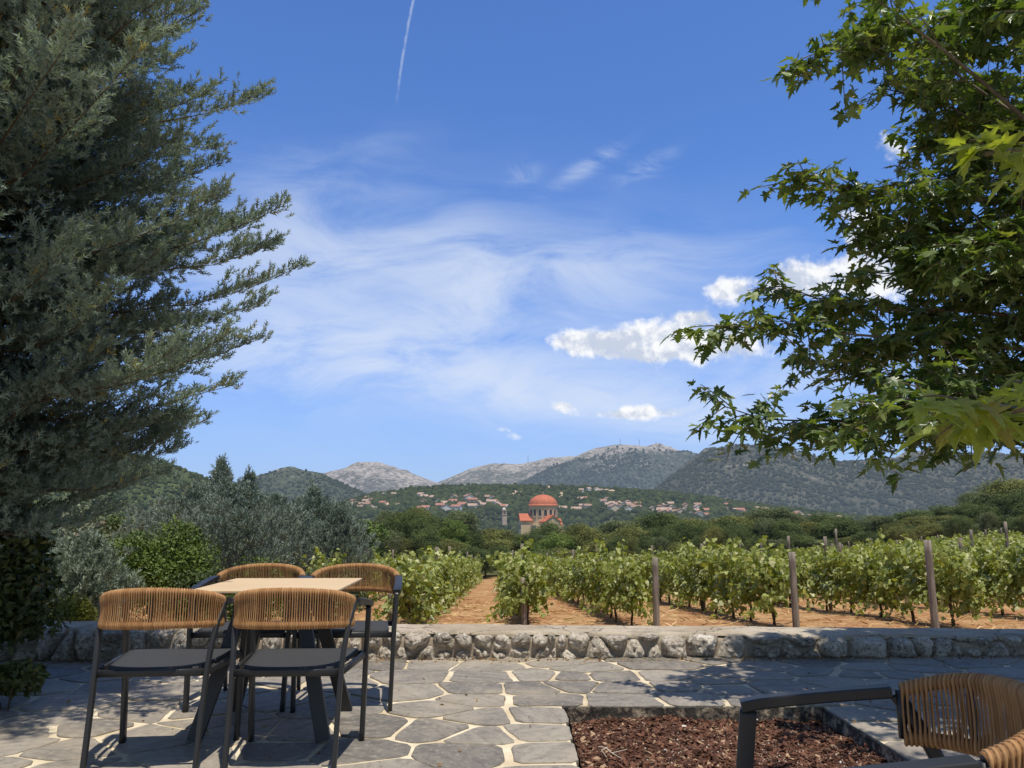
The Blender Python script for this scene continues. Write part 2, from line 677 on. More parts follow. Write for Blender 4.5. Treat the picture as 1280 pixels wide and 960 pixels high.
def hill(name, D, D0, zb, sil, mat, nz=(0.05, 3.0), ns=90, pw=1.0, seed=1, nx=240):
    px = np.linspace(sil[0][0], sil[-1][0], nx)
    # smooth the hand-drawn ridge line
    k = np.hanning(9)
    ys = np.interp(px, [q[0] for q in sil], [q[1] for q in sil])
    ys = np.convolve(np.pad(ys, 4, mode='edge'), k / k.sum(), 'valid')
    u, zr = sil_z(list(zip(px, ys)), D, px)
    s = np.concatenate([np.linspace(0, 1, ns), 1 + np.linspace(0.03, 0.5, 10)])

    def f(s):
        t = np.where(s <= 1, s, 1 - (s - 1) * 0.9)
        t = np.clip(t, 0, 1)
        return (t ** pw) * (1 - 0.35) + 0.35 * t * t * (3 - 2 * t)
    dist = D0 + (D - D0) * s
    Yg = np.repeat(dist[:, None], nx, 1)
    Xg = u[None] * Yg
    Zg = zb + (zr[None] - zb) * f(s)[:, None]
    P = np.stack([Xg.ravel(), Yg.ravel(), Zg.ravel()], 1)
    rel = np.repeat((s * np.where(s <= 1, 1, 0.5))[:, None], nx, 1).ravel()
    Lx = 1.0 / (0.16 * D)
    gul = fbm(np.stack([P[:, 0] * Lx * 3.2, P[:, 1] * Lx * 0.9, P[:, 2] * 0], 1), 4, seed)
    P[:, 2] += gul * (zr.max() - zb) * nz[0] * np.clip(4 * rel * (1.0 - rel), 0, 1) * 2.2
    P[:, 2] += fbm(P * (1 / (nz[1] * 12)), 3, seed + 3) * nz[1]
    idx = np.arange(len(s) * nx).reshape(len(s), nx)
    F = np.stack([idx[:-1, :-1], idx[:-1, 1:], idx[1:, 1:], idx[1:, :-1]], -1).reshape(-1, 4)
    me = np_mesh(name, P, [F], True, mats=[mat])
    h = me.attributes.new('hgt', 'FLOAT', 'POINT')
    h.data.foreach_set('value', np.clip((P[:, 2] - zb) / (zr.max() - zb), 0, 1).astype(np.float32))
    tag(link(name, me), kind='structure')
    HILLS[name] = (P.reshape(len(s), nx, 3), u, dist)


def hill_at(name, u, d):
    P, uu, dist = HILLS[name]
    i = np.clip(np.interp(d, dist, np.arange(len(dist))), 0, len(dist) - 1.001)
    j = np.clip(np.interp(u, uu, np.arange(len(uu))), 0, len(uu) - 1.001)
    i0, j0 = i.astype(int), j.astype(int)
    fi, fj = i - i0, j - j0
    Z = P[:, :, 2]
    z = (Z[i0, j0] * (1 - fi) + Z[i0 + 1, j0] * fi) * (1 - fj) + (Z[i0, j0 + 1] * (1 - fi) + Z[i0 + 1, j0 + 1] * fi) * fj
    return np.stack([u * d, d, z], 1)


G1, G2 = (0.032, 0.05, 0.022), (0.085, 0.095, 0.045)
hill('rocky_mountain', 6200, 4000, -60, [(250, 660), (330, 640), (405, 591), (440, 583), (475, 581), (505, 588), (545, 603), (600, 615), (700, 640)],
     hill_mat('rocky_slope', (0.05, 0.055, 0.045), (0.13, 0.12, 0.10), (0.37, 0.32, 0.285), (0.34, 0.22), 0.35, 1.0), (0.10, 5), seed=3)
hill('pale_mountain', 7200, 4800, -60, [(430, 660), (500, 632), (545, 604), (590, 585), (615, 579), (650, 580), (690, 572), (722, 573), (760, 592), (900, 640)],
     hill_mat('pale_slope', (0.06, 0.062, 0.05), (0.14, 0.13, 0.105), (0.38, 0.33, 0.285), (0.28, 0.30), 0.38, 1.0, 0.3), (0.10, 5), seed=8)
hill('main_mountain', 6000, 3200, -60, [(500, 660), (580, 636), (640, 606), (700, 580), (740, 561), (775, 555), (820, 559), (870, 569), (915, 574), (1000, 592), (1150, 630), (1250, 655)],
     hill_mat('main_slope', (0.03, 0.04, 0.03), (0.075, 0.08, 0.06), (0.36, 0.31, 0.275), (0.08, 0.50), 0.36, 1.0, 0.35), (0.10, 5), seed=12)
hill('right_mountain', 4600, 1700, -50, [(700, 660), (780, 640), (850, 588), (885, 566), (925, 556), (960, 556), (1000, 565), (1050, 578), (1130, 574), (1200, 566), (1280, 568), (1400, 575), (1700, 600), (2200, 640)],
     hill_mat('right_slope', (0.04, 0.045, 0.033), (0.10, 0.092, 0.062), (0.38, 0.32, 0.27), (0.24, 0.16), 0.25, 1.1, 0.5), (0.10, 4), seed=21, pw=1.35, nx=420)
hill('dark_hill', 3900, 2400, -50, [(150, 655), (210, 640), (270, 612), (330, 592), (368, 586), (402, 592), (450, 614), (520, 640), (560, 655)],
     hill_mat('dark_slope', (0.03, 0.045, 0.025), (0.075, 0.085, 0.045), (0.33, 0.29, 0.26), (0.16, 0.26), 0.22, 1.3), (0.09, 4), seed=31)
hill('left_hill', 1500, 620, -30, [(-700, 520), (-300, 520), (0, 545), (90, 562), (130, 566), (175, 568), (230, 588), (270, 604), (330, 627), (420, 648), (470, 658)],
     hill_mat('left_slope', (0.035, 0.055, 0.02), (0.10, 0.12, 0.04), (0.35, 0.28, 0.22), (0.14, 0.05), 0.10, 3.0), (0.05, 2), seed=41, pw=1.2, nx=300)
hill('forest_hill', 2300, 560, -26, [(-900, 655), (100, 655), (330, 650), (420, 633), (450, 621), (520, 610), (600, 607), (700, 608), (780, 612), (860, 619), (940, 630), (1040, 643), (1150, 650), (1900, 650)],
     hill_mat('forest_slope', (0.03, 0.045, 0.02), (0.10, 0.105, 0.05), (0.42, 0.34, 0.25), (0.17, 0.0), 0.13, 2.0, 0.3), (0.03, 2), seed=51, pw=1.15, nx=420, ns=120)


def icosphere(sub=1, seed=0, jit=0.18):
    bm = bmesh.new()
    bmesh.ops.create_icosphere(bm, subdivisions=sub, radius=1)
    V = np.array([v.co[:] for v in bm.verts])
    F = np.array([[v.index for v in f.verts] for f in bm.faces])
    bm.free()
    r = np.random.default_rng(seed)
    V = V * (1 + jit * (r.random((len(V), 1)) * 2 - 1))
    return V, F


def blob_wood(name, label, P, R, mat, sub=2):
    """a far wood: many small uneven crowns in one object"""
    VV, FF, RR, o = [], [], [], 0
    var = RNG.integers(0, 4, len(P))
    for k in range(4):
        tv, tf = icosphere(sub, 60 + k, 0.26)
        q = var == k
        n = int(q.sum())
        if not n:
            continue
        D = np.tile((0, 0, 1.0), (n, 1)) + (RNG.random((n, 3)) - 0.5) * 0.2
        X, Y, Z = frames(D, RNG.random(n) * 6)
        st = 0.75 + 0.7 * RNG.random(n)
        V, F = scatter(tv, tf, P[q] + np.array((0, 0, 1)) * (R[q] * 0.6)[:, None], X, Y, Z * st[:, None], R[q])
        VV.append(V)
        FF.append(F + o)
        o += len(V)
        RR.append(np.repeat(RNG.random(n), len(tf)))
    me = np_mesh(name, np.concatenate(VV), [np.concatenate(FF)], True, np.concatenate(RR), mats=[mat])
    tag(link(name, me), label, 'wood', kind='stuff')


def far_leaf(name, a, b, haze, bs=0.35):
    m, nt, out = new_mat(name)
    g = G(nt)
    c = g.mix(g.rnd(), a, b)
    n = g.noise(g.pos(), bs, 4, 0.7)
    c = g.mix(g.ss(n, 0.35, 0.65), g.mix(1.0, c, (0.5, 0.55, 0.5), 'MULTIPLY'), c)
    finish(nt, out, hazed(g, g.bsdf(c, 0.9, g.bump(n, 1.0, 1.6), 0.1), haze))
    return m


# woods on the low hill and on the left slope
n = 15000
u_ = np.interp(RNG.random(n), [0, 1], [-0.45, 0.62])
d_ = 640 + (2280 - 640) * RNG.random(n) ** 0.8
Pq = hill_at('forest_hill', u_, d_)
keep = fbm(Pq * np.array((0.006, 0.004, 0)), 3, 77) > -0.42
blob_wood('forest', 'dark green wood covering the low hill behind the town', Pq[keep], (2.6 + 3.6 * RNG.random(n) ** 2)[keep],
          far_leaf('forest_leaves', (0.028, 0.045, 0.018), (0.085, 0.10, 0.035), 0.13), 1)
n = 7000
u_ = np.interp(RNG.random(n), [0, 1], [-0.75, -0.2])
d_ = 640 + (1500 - 640) * RNG.random(n) ** 0.8
Pq = hill_at('left_hill', u_, d_)
blob_wood('hillside_scrub', 'green scrub covering the slope of the left hill', Pq, 1.6 + 2.6 * RNG.random(n) ** 2,
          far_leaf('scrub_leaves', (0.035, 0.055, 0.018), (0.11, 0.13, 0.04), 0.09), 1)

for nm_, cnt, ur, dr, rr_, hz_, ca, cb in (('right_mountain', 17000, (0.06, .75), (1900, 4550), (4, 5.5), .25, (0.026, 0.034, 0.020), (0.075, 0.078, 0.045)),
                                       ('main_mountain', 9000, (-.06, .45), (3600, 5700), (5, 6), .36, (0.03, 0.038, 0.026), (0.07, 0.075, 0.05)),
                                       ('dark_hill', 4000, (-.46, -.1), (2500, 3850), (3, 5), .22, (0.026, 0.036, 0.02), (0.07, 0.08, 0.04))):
    u_ = ur[0] + (ur[1] - ur[0]) * RNG.random(cnt)
    d_ = dr[0] + (dr[1] - dr[0]) * RNG.random(cnt) ** .9
    Pq = hill_at(nm_, u_, d_)
    hh = (Pq[:, 2] - Pq[:, 2].min()) / np.ptp(Pq[:, 2])
    keep = fbm(Pq * np.array((0.004, 0.0025, 0)), 3, 78) + .35 - .55 * hh ** 2 > RNG.random(cnt) * .9 - .45
    blob_wood('mountain_scrub', 'scattered scrub on the slope of the ' + nm_.replace('_', ' '), Pq[keep], (rr_[0] + rr_[1] * RNG.random(cnt) ** 2)[keep], far_leaf('mountain_scrub', ca, cb, hz_), 1)

# ================================================================== masts on the ridges
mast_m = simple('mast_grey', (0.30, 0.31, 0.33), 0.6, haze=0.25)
for px, py, D, h, lb in ((221, 573, 1450, 16, 'thin lattice mast on the crest of the green left hill'),
                         (660, 569, 7150, 85, 'thin mast on the pale bare ridge left of the highest peak'),
                         (775, 548, 5990, 62, 'thin mast standing on the highest peak'),
                         (799, 549, 5980, 58, 'thin mast just right of the highest peak'),
                         (820, 552, 5980, 62, 'thin mast further right on the shoulder of the highest peak')):
    p = at(px, py, D)
    q = MB()
    q.tube([(0, 0, -40), (0, 0, h)], [0.0011 * D / 3.2, 0.0011 * D / 4.5], 6)
    o = q.build('mast', mast_m)
    o.location = (p[0], p[1], p[2] - h)
    tag(o, lb, 'mast')

# ================================================================== church
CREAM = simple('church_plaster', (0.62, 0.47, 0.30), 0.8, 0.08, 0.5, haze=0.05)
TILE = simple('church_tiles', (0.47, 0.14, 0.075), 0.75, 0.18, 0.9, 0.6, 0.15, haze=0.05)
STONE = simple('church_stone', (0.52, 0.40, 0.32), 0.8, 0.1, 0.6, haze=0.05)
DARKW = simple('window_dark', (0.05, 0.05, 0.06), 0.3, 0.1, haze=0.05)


def build_church():
    D = 500.0
    c = at(679, 650, D)
    t = thing('domed_church', 'cream church with a round red tiled dome on a windowed drum above the trees', 'church', (c[0], D, c[2]), math.radians(24))
    k = D / 960 / 1.005            # metres to one pixel of the photograph
    r = 17.2 * k
    d = MB()
    d.lathe([(r, -6), (r, 16.0 * k), (r * 1.05, 16.4 * k), (r * 1.05, 17.6 * k)], seg=32)
    drum = d.build('drum', CREAM, t)
    tag(drum)
    b = MB()
    R = 18.8 * k
    b.lathe([(R, 17.7 * k), (R * 0.99, 18.3 * k)] + [(R * 0.95 * math.cos(a), 18.3 * k + 12.8 * k * math.sin(a)) for a in np.linspace(0, 1.5, 12)] + [(0.2, 31.2 * k)], seg=32)
    dome = b.build('dome', TILE, t, True)
    f = MB()
    f.tube([(0, 0, 31 * k), (0, 0, 34.5 * k)], 0.22, 6)
    f.box((0, 0, 33.6 * k), (1.5, 0.25, 0.25))
    f.build('cross', STONE, dome)
    for i in range(16):
        a = 2 * PI * i / 16 + 0.1
        w = MB()
        out = [(-0.85, -2.2), (0.85, -2.2), (0.85, 1.0), (0.6, 1.65), (0, 1.95), (-0.6, 1.65), (-0.85, 1.0)]
        e, s = Vector((math.cos(a), math.sin(a), 0)), Vector((-math.sin(a), math.cos(a), 0))
        V = []
        for rr in (r - 0.4, r + 0.06):
            V += [tuple(e * rr + s * x + Vector((0, 0, 9.2 * k + z))) for x, z in out]
        w.add(V, [tuple(range(7, 14))] + [(j, (j + 1) % 7, 7 + (j + 1) % 7, 7 + j) for j in range(7)])
        fr = MB()
        for j in range(7):
            p0 = e * (r + 0.12) + s * out[j][0] * 1.25 + Vector((0, 0, 9.2 * k + out[j][1] * 1.12))
            p1 = e * (r + 0.12) + s * out[(j + 1) % 7][0] * 1.25 + Vector((0, 0, 9.2 * k + out[(j + 1) % 7][1] * 1.12))
            fr.tube([p0, p1], 0.2, 5)
        wo = w.build('window', DARKW, t)
        fr.build('window_frame', STONE, wo)
    # cross-shaped body with gabled roofs
    body = MB()
    body.box((0, 0, -8), (2.2 * r, 2.2 * r, 10))
    body.build('wall', CREAM, t)

    def wing(ax, L, W, top, nm_, ridge=3.2):
        rot = Matrix.Rotation(ax, 3, 'Z')
        m_ = MB()
        x0, x1 = r * 0.7, L
        m_.box(((x0 + x1) / 2, 0, top - 9), (x1 - x0, W, 18))
        m_.add([(x1 + .02, -W / 2, top), (x1 + .02, W / 2, top), (x1 + .02, 0, top + ridge)], [(0, 1, 2)])
        m_.v = [tuple(rot @ Vector(p)) for p in m_.v]
        wl = m_.build(nm_, CREAM, t)
        q = MB()
        for s_ in (-1, 1):
            e0 = [(x0, s_ * (W / 2 + .6), top - .4), (x1 + .6, s_ * (W / 2 + .6), top - .4), (x1 + .6, 0, top + ridge + .25), (x0, 0, top + ridge + .25)]
            e1 = [(p[0], p[1], p[2] - .5) for p in e0]
            q.add(e0 + e1, [(0, 1, 2, 3), (7, 6, 5, 4), (0, 4, 5, 1), (1, 5, 6, 2)])
        q.v = [tuple(rot @ Vector(p)) for p in q.v]
        q.build('roof', TILE, wl)
        for yy in (-W * .25, W * .25):
            z = MB()
            z.box((x1 + .05, yy, top - 4.4), (.2, W * .16, 2.6))
            z.v = [tuple(rot @ Vector(p)) for p in z.v]
            z.build('window', DARKW, wl)
    wing(math.radians(166), 1.72 * r, r * 0.95, 0.2 * k, 'nave_wall', 3.8)
    wing(math.radians(-95), 1.85 * r, r * 1.15, -1.0 * k, 'nave_wall', 3.6)
    wing(math.radians(-8), 1.25 * r, r * 0.9, -4.5 * k, 'nave_wall', 3.0)


build_church()


def build_belltower():
    p = at(630, 650, 760)
    t = thing('bell_tower', 'slim pale bell tower rising from the town left of the church dome', 'bell tower', tuple(p), 0.3)
    k = 760 / 960
    a = MB()
    a.box((0, 0, 0), (4.6, 4.6, 12 * k))
    a.box((0, 0, 6.4 * k), (5.2, 5.2, .8))
    a.build('shaft', STONE, t)
    b = MB()
    for x in (-1, 1):
        for y in (-1, 1):
            b.box((1.5 * x, 1.5 * y, 9.2 * k), (0.9, 0.9, 4.8 * k))
    b.box((0, 0, 11.9 * k), (4.4, 4.4, .7))
    b.build('belfry', STONE, t)
    c = MB()
    c.lathe([(2.0, 12.3 * k), (1.8, 13.6 * k), (1.0, 14.9 * k), (0.1, 15.6 * k)], seg=12)
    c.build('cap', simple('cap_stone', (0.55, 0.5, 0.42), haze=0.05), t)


build_belltower()

n = 1500
u_ = (np.concatenate([RNG.uniform(400, 650, n // 2), RNG.uniform(650, 1060, n - n // 2)]) - 640) / 945
d_ = RNG.uniform(1060, 1850, n)
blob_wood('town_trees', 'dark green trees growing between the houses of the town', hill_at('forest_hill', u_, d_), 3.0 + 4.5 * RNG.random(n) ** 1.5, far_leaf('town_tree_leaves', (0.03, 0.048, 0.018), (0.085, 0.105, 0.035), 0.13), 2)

# ================================================================== town houses
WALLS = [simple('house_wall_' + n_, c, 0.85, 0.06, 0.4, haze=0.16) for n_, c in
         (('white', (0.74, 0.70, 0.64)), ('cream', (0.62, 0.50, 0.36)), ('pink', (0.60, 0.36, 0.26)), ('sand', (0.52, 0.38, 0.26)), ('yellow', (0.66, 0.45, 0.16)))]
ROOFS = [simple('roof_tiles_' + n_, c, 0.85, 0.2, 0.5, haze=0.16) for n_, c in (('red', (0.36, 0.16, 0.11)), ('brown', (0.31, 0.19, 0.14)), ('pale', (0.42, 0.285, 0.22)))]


def house(px, d, label, group, kind=None, hillname='forest_hill', size=1.0, wall=None, roof=None):
    cx = (px - 640) / 960 / 0.985
    p = hill_at(hillname, np.array([cx]), np.array([d]))[0] + np.array((0, 0, 1.5))
    size *= 1.05
    w, l, h = (8 + 5 * random.random()) * size, (8 + 7 * random.random()) * size, (4.5 + 3.0 * random.random()) * size
    rz = random.choice([0, PI / 2]) + random.uniform(-0.5, 0.5)
    t = thing('house', label, 'house', (p[0], p[1], p[2]), rz, group)
    m_ = MB()
    m_.box((0, 0, h / 2 - 2), (l, w, h + 4))
    m_.add([(l / 2, -w / 2, h), (l / 2, w / 2, h), (l / 2, 0, h + w * .24)], [(0, 1, 2)])
    m_.add([(-l / 2, -w / 2, h), (-l / 2, w / 2, h), (-l / 2, 0, h + w * .24)], [(2, 1, 0)])
    m_.build('wall', wall or random.choice(WALLS[:1] * 2 + WALLS[:4]), t)
    q = MB()
    for s_ in (-1, 1):
        e0 = [(-l / 2 - .6, s_ * (w / 2 + .6), h - .25), (l / 2 + .6, s_ * (w / 2 + .6), h - .25), (l / 2 + .6, 0, h + w * .24 + .2), (-l / 2 - .6, 0, h + w * .24 + .2)]
        e1 = [(a, b, c - .45) for a, b, c in e0]
        q.add(e0 + e1, [(0, 1, 2, 3), (7, 6, 5, 4), (0, 4, 5, 1), (1, 5, 6, 2), (3, 7, 4, 0)])
    q.build('roof', roof or random.choice(ROOFS + ROOFS[2:]), t)
    return t


TOWN = (  # photo x range, distance range, how many, what they look like together
    (405, 505, 1250, 1900, 32, 'red roofed village house on the slope left of the tall trees', 'village houses on the left slope'),
    (520, 645, 1080, 1550, 34, 'small village house scattered between trees left of the church', 'village houses left of the church'),
    (700, 765, 1080, 1500, 12, 'village house just right of the church drum', 'village houses beside the church'),
    (750, 880, 1120, 1420, 40, 'red roofed village house in the dense row right of the church', 'village houses right of the church'),
    (900, 1060, 1350, 1750, 20, 'village house low at the foot of the right mountain above the treetops', 'village houses at the foot of the right mountain'))
for x0, x1, d0, d1, n, lb, gr in TOWN:
    for i in range(n):
        house(random.uniform(x0, x1), d0 + (d1 - d0) * random.random() ** 1.5, lb, gr)
house(565, 760, 'yellow house alone among trees below the town left of the church', None, size=1.1, wall=WALLS[4], roof=ROOFS[2])
for i in range(11):
    house(random.uniform(108, 185), random.uniform(650, 760), 'pinkish house at the foot of the green left hill', 'houses at the foot of the left hill', hillname='left_hill', wall=WALLS[2], size=0.8)
for i in range(7):
    house(random.uniform(838, 960), random.uniform(2000, 2250), 'tiny pale house far off on the lower slope of the right mountain', 'far houses on the right mountain', hillname='right_mountain', size=1.1, wall=WALLS[0], roof=ROOFS[2])
for i in range(5):
    house(random.uniform(722, 752), random.uniform(1800, 2050), 'tiny pale house high on the wooded low hill above the church', 'far houses above the church', size=1.0, wall=WALLS[0], roof=ROOFS[2])
# bare scree patches and tracks on the wooded hill
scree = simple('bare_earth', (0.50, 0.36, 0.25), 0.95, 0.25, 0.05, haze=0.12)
def patch(x0, x1, d0, d1, seed):
    us = np.linspace((x0 - 640) / 945, (x1 - 640) / 945, 14)
    ds = np.linspace(d0, d1, 8)
    U, Dd = np.meshgrid(us, ds)
    ctr = np.stack([(U.ravel() - us.mean()) / np.ptp(us) * 2, (Dd.ravel() - ds.mean()) / np.ptp(ds) * 2, 0 * U.ravel()], 1)
    wob = 1 + 0.4 * fbm(ctr * 1.7 + seed, 3, seed)
    U2 = us.mean() + (U.ravel() - us.mean()) * wob
    D2 = ds.mean() + (Dd.ravel() - ds.mean()) * wob
    P = hill_at('forest_hill', U2, D2) + np.array((0, 0, 5.5))
    i = np.arange(len(P)).reshape(8, 14)
    F = np.stack([i[:-1, :-1], i[:-1, 1:], i[1:, 1:], i[1:, :-1]], -1).reshape(-1, 4)
    tag(link('bare_slope', np_mesh('bare_slope', P, [F], True, mats=[scree])), kind='structure')
for a in ((470, 505, 1250, 1400, 1), (440, 462, 1400, 1480, 2), (636, 655, 1550, 1720, 3), (697, 702, 1500, 1750, 4), (682, 686, 1950, 2150, 6), (744, 765, 1850, 1960, 5)):
    patch(*a)

# ================================================================== terrace paving
BED = (0.31, 1.86, 2.9, 4.86)              # planting bed: x0, x1, y0, y1


def clip(poly, n, c):
    """keep the part of a convex polygon where n.p <= c"""
    out = []
    for i in range(len(poly)):
        a, b = poly[i], poly[(i + 1) % len(poly)]
        da, db = n[0] * a[0] + n[1] * a[1] - c, n[0] * b[0] + n[1] * b[1] - c
        if da <= 0:
            out.append(a)
        if (da < 0 < db) or (db < 0 < da):
            t = da / (da - db)
            out.append((a[0] + (b[0] - a[0]) * t, a[1] + (b[1] - a[1]) * t))
    return out


def cells(pts, asp, box, gap, near=26):
    """irregular joints: Voronoi cells of pts (y stretched by asp) shrunk by uneven gaps"""
    P = np.array(pts)
    Q = P * np.array((1, asp))
    res = []
    for i in range(len(P)):
        d2 = ((Q - Q[i]) ** 2).sum(1)
        order = np.argsort(d2)[1:near]
        poly = [(box[0], box[2]), (box[1], box[2]), (box[1], box[3]), (box[0], box[3])]
        for j in order:
            # bisector in the stretched metric, back in plain coordinates
            nx, ny = (Q[j] - Q[i]) * np.array((1, asp))
            mid = (P[i] + P[j]) / 2
            L = math.hypot(nx, ny)
            nx, ny = nx / L, ny / L
            poly = clip(poly, (nx, ny), nx * mid[0] + ny * mid[1] - gap())
            if len(poly) < 3:
                break
        res.append(poly)
    return res


def darts(box, rmin, rmax, n, seed, reject=None):
    r = random.Random(seed)
    out = []
    for _ in range(n):
        p = (r.uniform(box[0], box[1]), r.uniform(box[2], box[3]))
        if reject and reject(p):
            continue
        rad = rmin + (rmax - rmin) * r.random() ** 1.2
        if all((p[0] - q[0]) ** 2 + (p[1] - q[1]) ** 2 > ((rad + q[2]) * 0.5) ** 2 for q in out):
            out.append((p[0], p[1], rad))
    return [(a, b) for a, b, c in out]


def rough_outline(poly, step, amp, seed, cut=0.10):
    """resample an outline, round its corners and roughen it"""
    pts = []
    n = len(poly)
    for i in range(n):
        a, b = np.array(poly[i]), np.array(poly[(i + 1) % n])
        L = np.linalg.norm(b - a)
        if L < 1e-4:
            continue
        c = min(cut * L, 0.035)
        k = max(2, int(L / step))
        for t in np.linspace(c / L, 1 - c / L, k):
            pts.append(a + (b - a) * t)
    if len(pts) < 3:
        return None
    pts = np.array(pts)
    q = np.concatenate([pts, np.full((len(pts), 1), seed * 3.7)], 1)
    pts = pts + amp * np.stack([fbm(q * 9, 3, 3), fbm(q * 9 + 50, 3, 4)], 1)
    return pts


def build_terrace():
    x0, x1, y0, y1 = BED
    bord = 0.36
    ex = (x0 - bord, x1 + bord, y0 - bord, y1 + bord)
    inside = lambda p: ex[0] - .06 < p[0] < ex[1] + .06 and ex[2] - .06 < p[1] < ex[3] + .06
    box = (-6.6, 7.6, -1.5, 6.75)
    R = random.Random(9)
    pts = darts(box, 0.18, 0.58, 14000, 5, inside)
    seeds = []
    for xs in (x0 - .17, x1 + .17):
        y = ex[2]
        while y < y1 - .02:
            seeds.append((xs + R.uniform(-.03, .03), y))
            y += R.uniform(.27, .44)
    for ysd in (y0 - .17, y1 + .16):
        x = x0 - .1
        while x < x1 + .25:
            seeds.append((x, ysd + R.uniform(-.03, .03)))
            x += R.uniform(.34, .6)
    pts = [p for p in pts if not inside(p)] + seeds
    gap = lambda: R.choice([0.006, 0.009, 0.012, 0.016, 0.021, 0.029])
    polys = []
    for p, poly in zip(pts, cells(pts, 1.22, box, gap)):
        if len(poly) < 3:
            continue
        dx = max(x0 - p[0], p[0] - x1)
        dy = max(y0 - p[1], p[1] - y1)
        if dx > dy:
            poly = clip(poly, (1, 0), x0 + R.uniform(-.008, .010)) if p[0] < x0 else clip(poly, (-1, 0), -(x1 + R.uniform(-.01, .008)))
        else:
            poly = clip(poly, (0, 1), y0 + R.uniform(-.008, .010)) if p[1] < y0 else clip(poly, (0, -1), -(y1 + R.uniform(-.01, .008)))
        if len(poly) >= 3:
            polys.append(poly)
    V, F, rn = [], [], []
    r2 = np.random.default_rng(4)
    for k, poly in enumerate(polys):
        a = 0.5 * abs(sum(poly[i][0] * poly[(i + 1) % len(poly)][1] - poly[(i + 1) % len(poly)][0] * poly[i][1] for i in range(len(poly))))
        if a < 0.004:
            continue
        ol = rough_outline(poly, 0.05, 0.012, k, 0.14)
        if ol is None:
            continue
        c = ol.mean(0)
        tilt = (r2.random(2) - 0.5) * 0.013
        n = len(ol)
        o = len(V)
        lift = r2.random() * 0.005
        for sc, z in ((1.0, -0.03), (1.0, -0.0045), (None, 0.0)):
            rim = ol if sc else c + (ol - c) * (1 - 0.006 / np.maximum(np.linalg.norm(ol - c, axis=1), 0.03))[:, None]
            for p in rim:
                V.append((p[0], p[1], z + lift + tilt[0] * (p[0] - c[0]) + tilt[1] * (p[1] - c[1])))
        for q in range(2):
            for i in range(n):
                F.append((o + q * n + i, o + q * n + (i + 1) % n, o + (q + 1) * n + (i + 1) % n, o + (q + 1) * n + i))
                rn.append(k)
        F.append(tuple(o + 2 * n + i for i in range(n)))
        rn.append(k)
    me = bpy.data.meshes.new('paving_stones')
    me.from_pydata(V, [], F)
    me.update()
    tone = r2.random(len(polys) + 1)
    at_ = me.attributes.new('rnd', 'FLOAT', 'FACE')
    at_.data.foreach_set('value', tone[np.array(rn)].astype(np.float32))
    m, nt, out = new_mat('slate_paving')
    g = G(nt)
    p = g.pos()
    rd = g.rnd()
    ang = g.m('MULTIPLY', rd, 6.28)
    vr = g.n('ShaderNodeVectorRotate', rotation_type='Z_AXIS')
    nt.links.new(p, vr.inputs['Vector'])
    nt.links.new(ang, vr.inputs['Angle'])
    q = vr.outputs[0]
    cl = g.noise(q, 2.6, 6, 0.65)
    lay = g.noise(g.map(q, (3.0, 13, 6)), 1.0, 5, 0.65, 0.8)
    gr = g.noise(p, 130, 4, 0.75)
    base = g.mix(rd, (0.165, 0.152, 0.136), (0.32, 0.29, 0.25))
    c = g.mix(g.ss(lay, 0.3, 0.72), g.mix(1.0, base, (0.76, 0.74, 0.72), 'MULTIPLY'), g.mix(1.0, base, (1.22, 1.2, 1.15), 'MULTIPLY'))
    c = g.mix(g.m('MULTIPLY', g.ss(cl, 0.52, 0.74), 0.5), c, (0.36, 0.305, 0.235))
    c = g.mix(g.m('MULTIPLY', g.ss(gr, 0.56, 0.72), 0.35), c, (0.38, 0.33, 0.27))
    c = g.mix(g.m('MULTIPLY', g.ss(gr, 0.44, 0.30), 0.4), c, (0.07, 0.07, 0.07))
    mo = g.noise(p, 24, 5, 0.7)
    c = g.mix(g.m('MULTIPLY', g.ss(mo, 0.52, 0.66), 0.5), c, (0.40, 0.355, 0.295))
    c = g.mix(g.m('MULTIPLY', g.ss(mo, 0.46, 0.34), 0.55), c, (0.105, 0.098, 0.09))
    dust = g.ss(g.noise(p, 0.75, 5, 0.6), 0.46, 0.66)
    c = g.mix(g.m('MULTIPLY', dust, 0.5), c, (0.46, 0.385, 0.285))
    rust = g.m('MULTIPLY', g.ss(g.noise(p, 4.5, 4, 0.6), 0.66, 0.76), 0.45)
    c = g.mix(rust, c, (0.30, 0.16, 0.08))
    hb = g.m('ADD', g.m('MULTIPLY', lay, 0.75), g.m('ADD', g.m('MULTIPLY_ADD', mo, 0.5, g.m('MULTIPLY', gr, 0.22)), g.m('MULTIPLY', cl, 0.9)))
    finish(nt, out, g.bsdf(c, g.m('MULTIPLY_ADD', lay, 0.25, 0.55), g.bump(hb, 0.9, 0.016), 0.25))
    me.materials.append(m)
    tag(link('terrace_paving', me), kind='structure')
    # mortar bed: four sheets round the planting bed
    m2, nt, out = new_mat('mortar')
    g = G(nt)
    p = g.pos()
    n1, n2 = g.noise(p, 3.1, 5), g.noise(p, 90, 4, 0.7)
    c = g.mix(g.ss(n1, 0.3, 0.7), (0.53, 0.43, 0.285), (0.75, 0.66, 0.495))
    c = g.mix(g.m('MULTIPLY', g.ss(g.noise(p, 7, 5, 0.7), 0.56, 0.72), 0.55), c, (0.33, 0.22, 0.13))
    c = g.mix(g.m('MULTIPLY', g.ss(n2, 0.5, 0.3), 0.4), c, (0.3, 0.24, 0.17))
    finish(nt, out, g.bsdf(c, 0.95, g.bump(n2, 0.6, 0.006), 0.1))
    q = MB()
    zt, h = -0.0065, 0.34
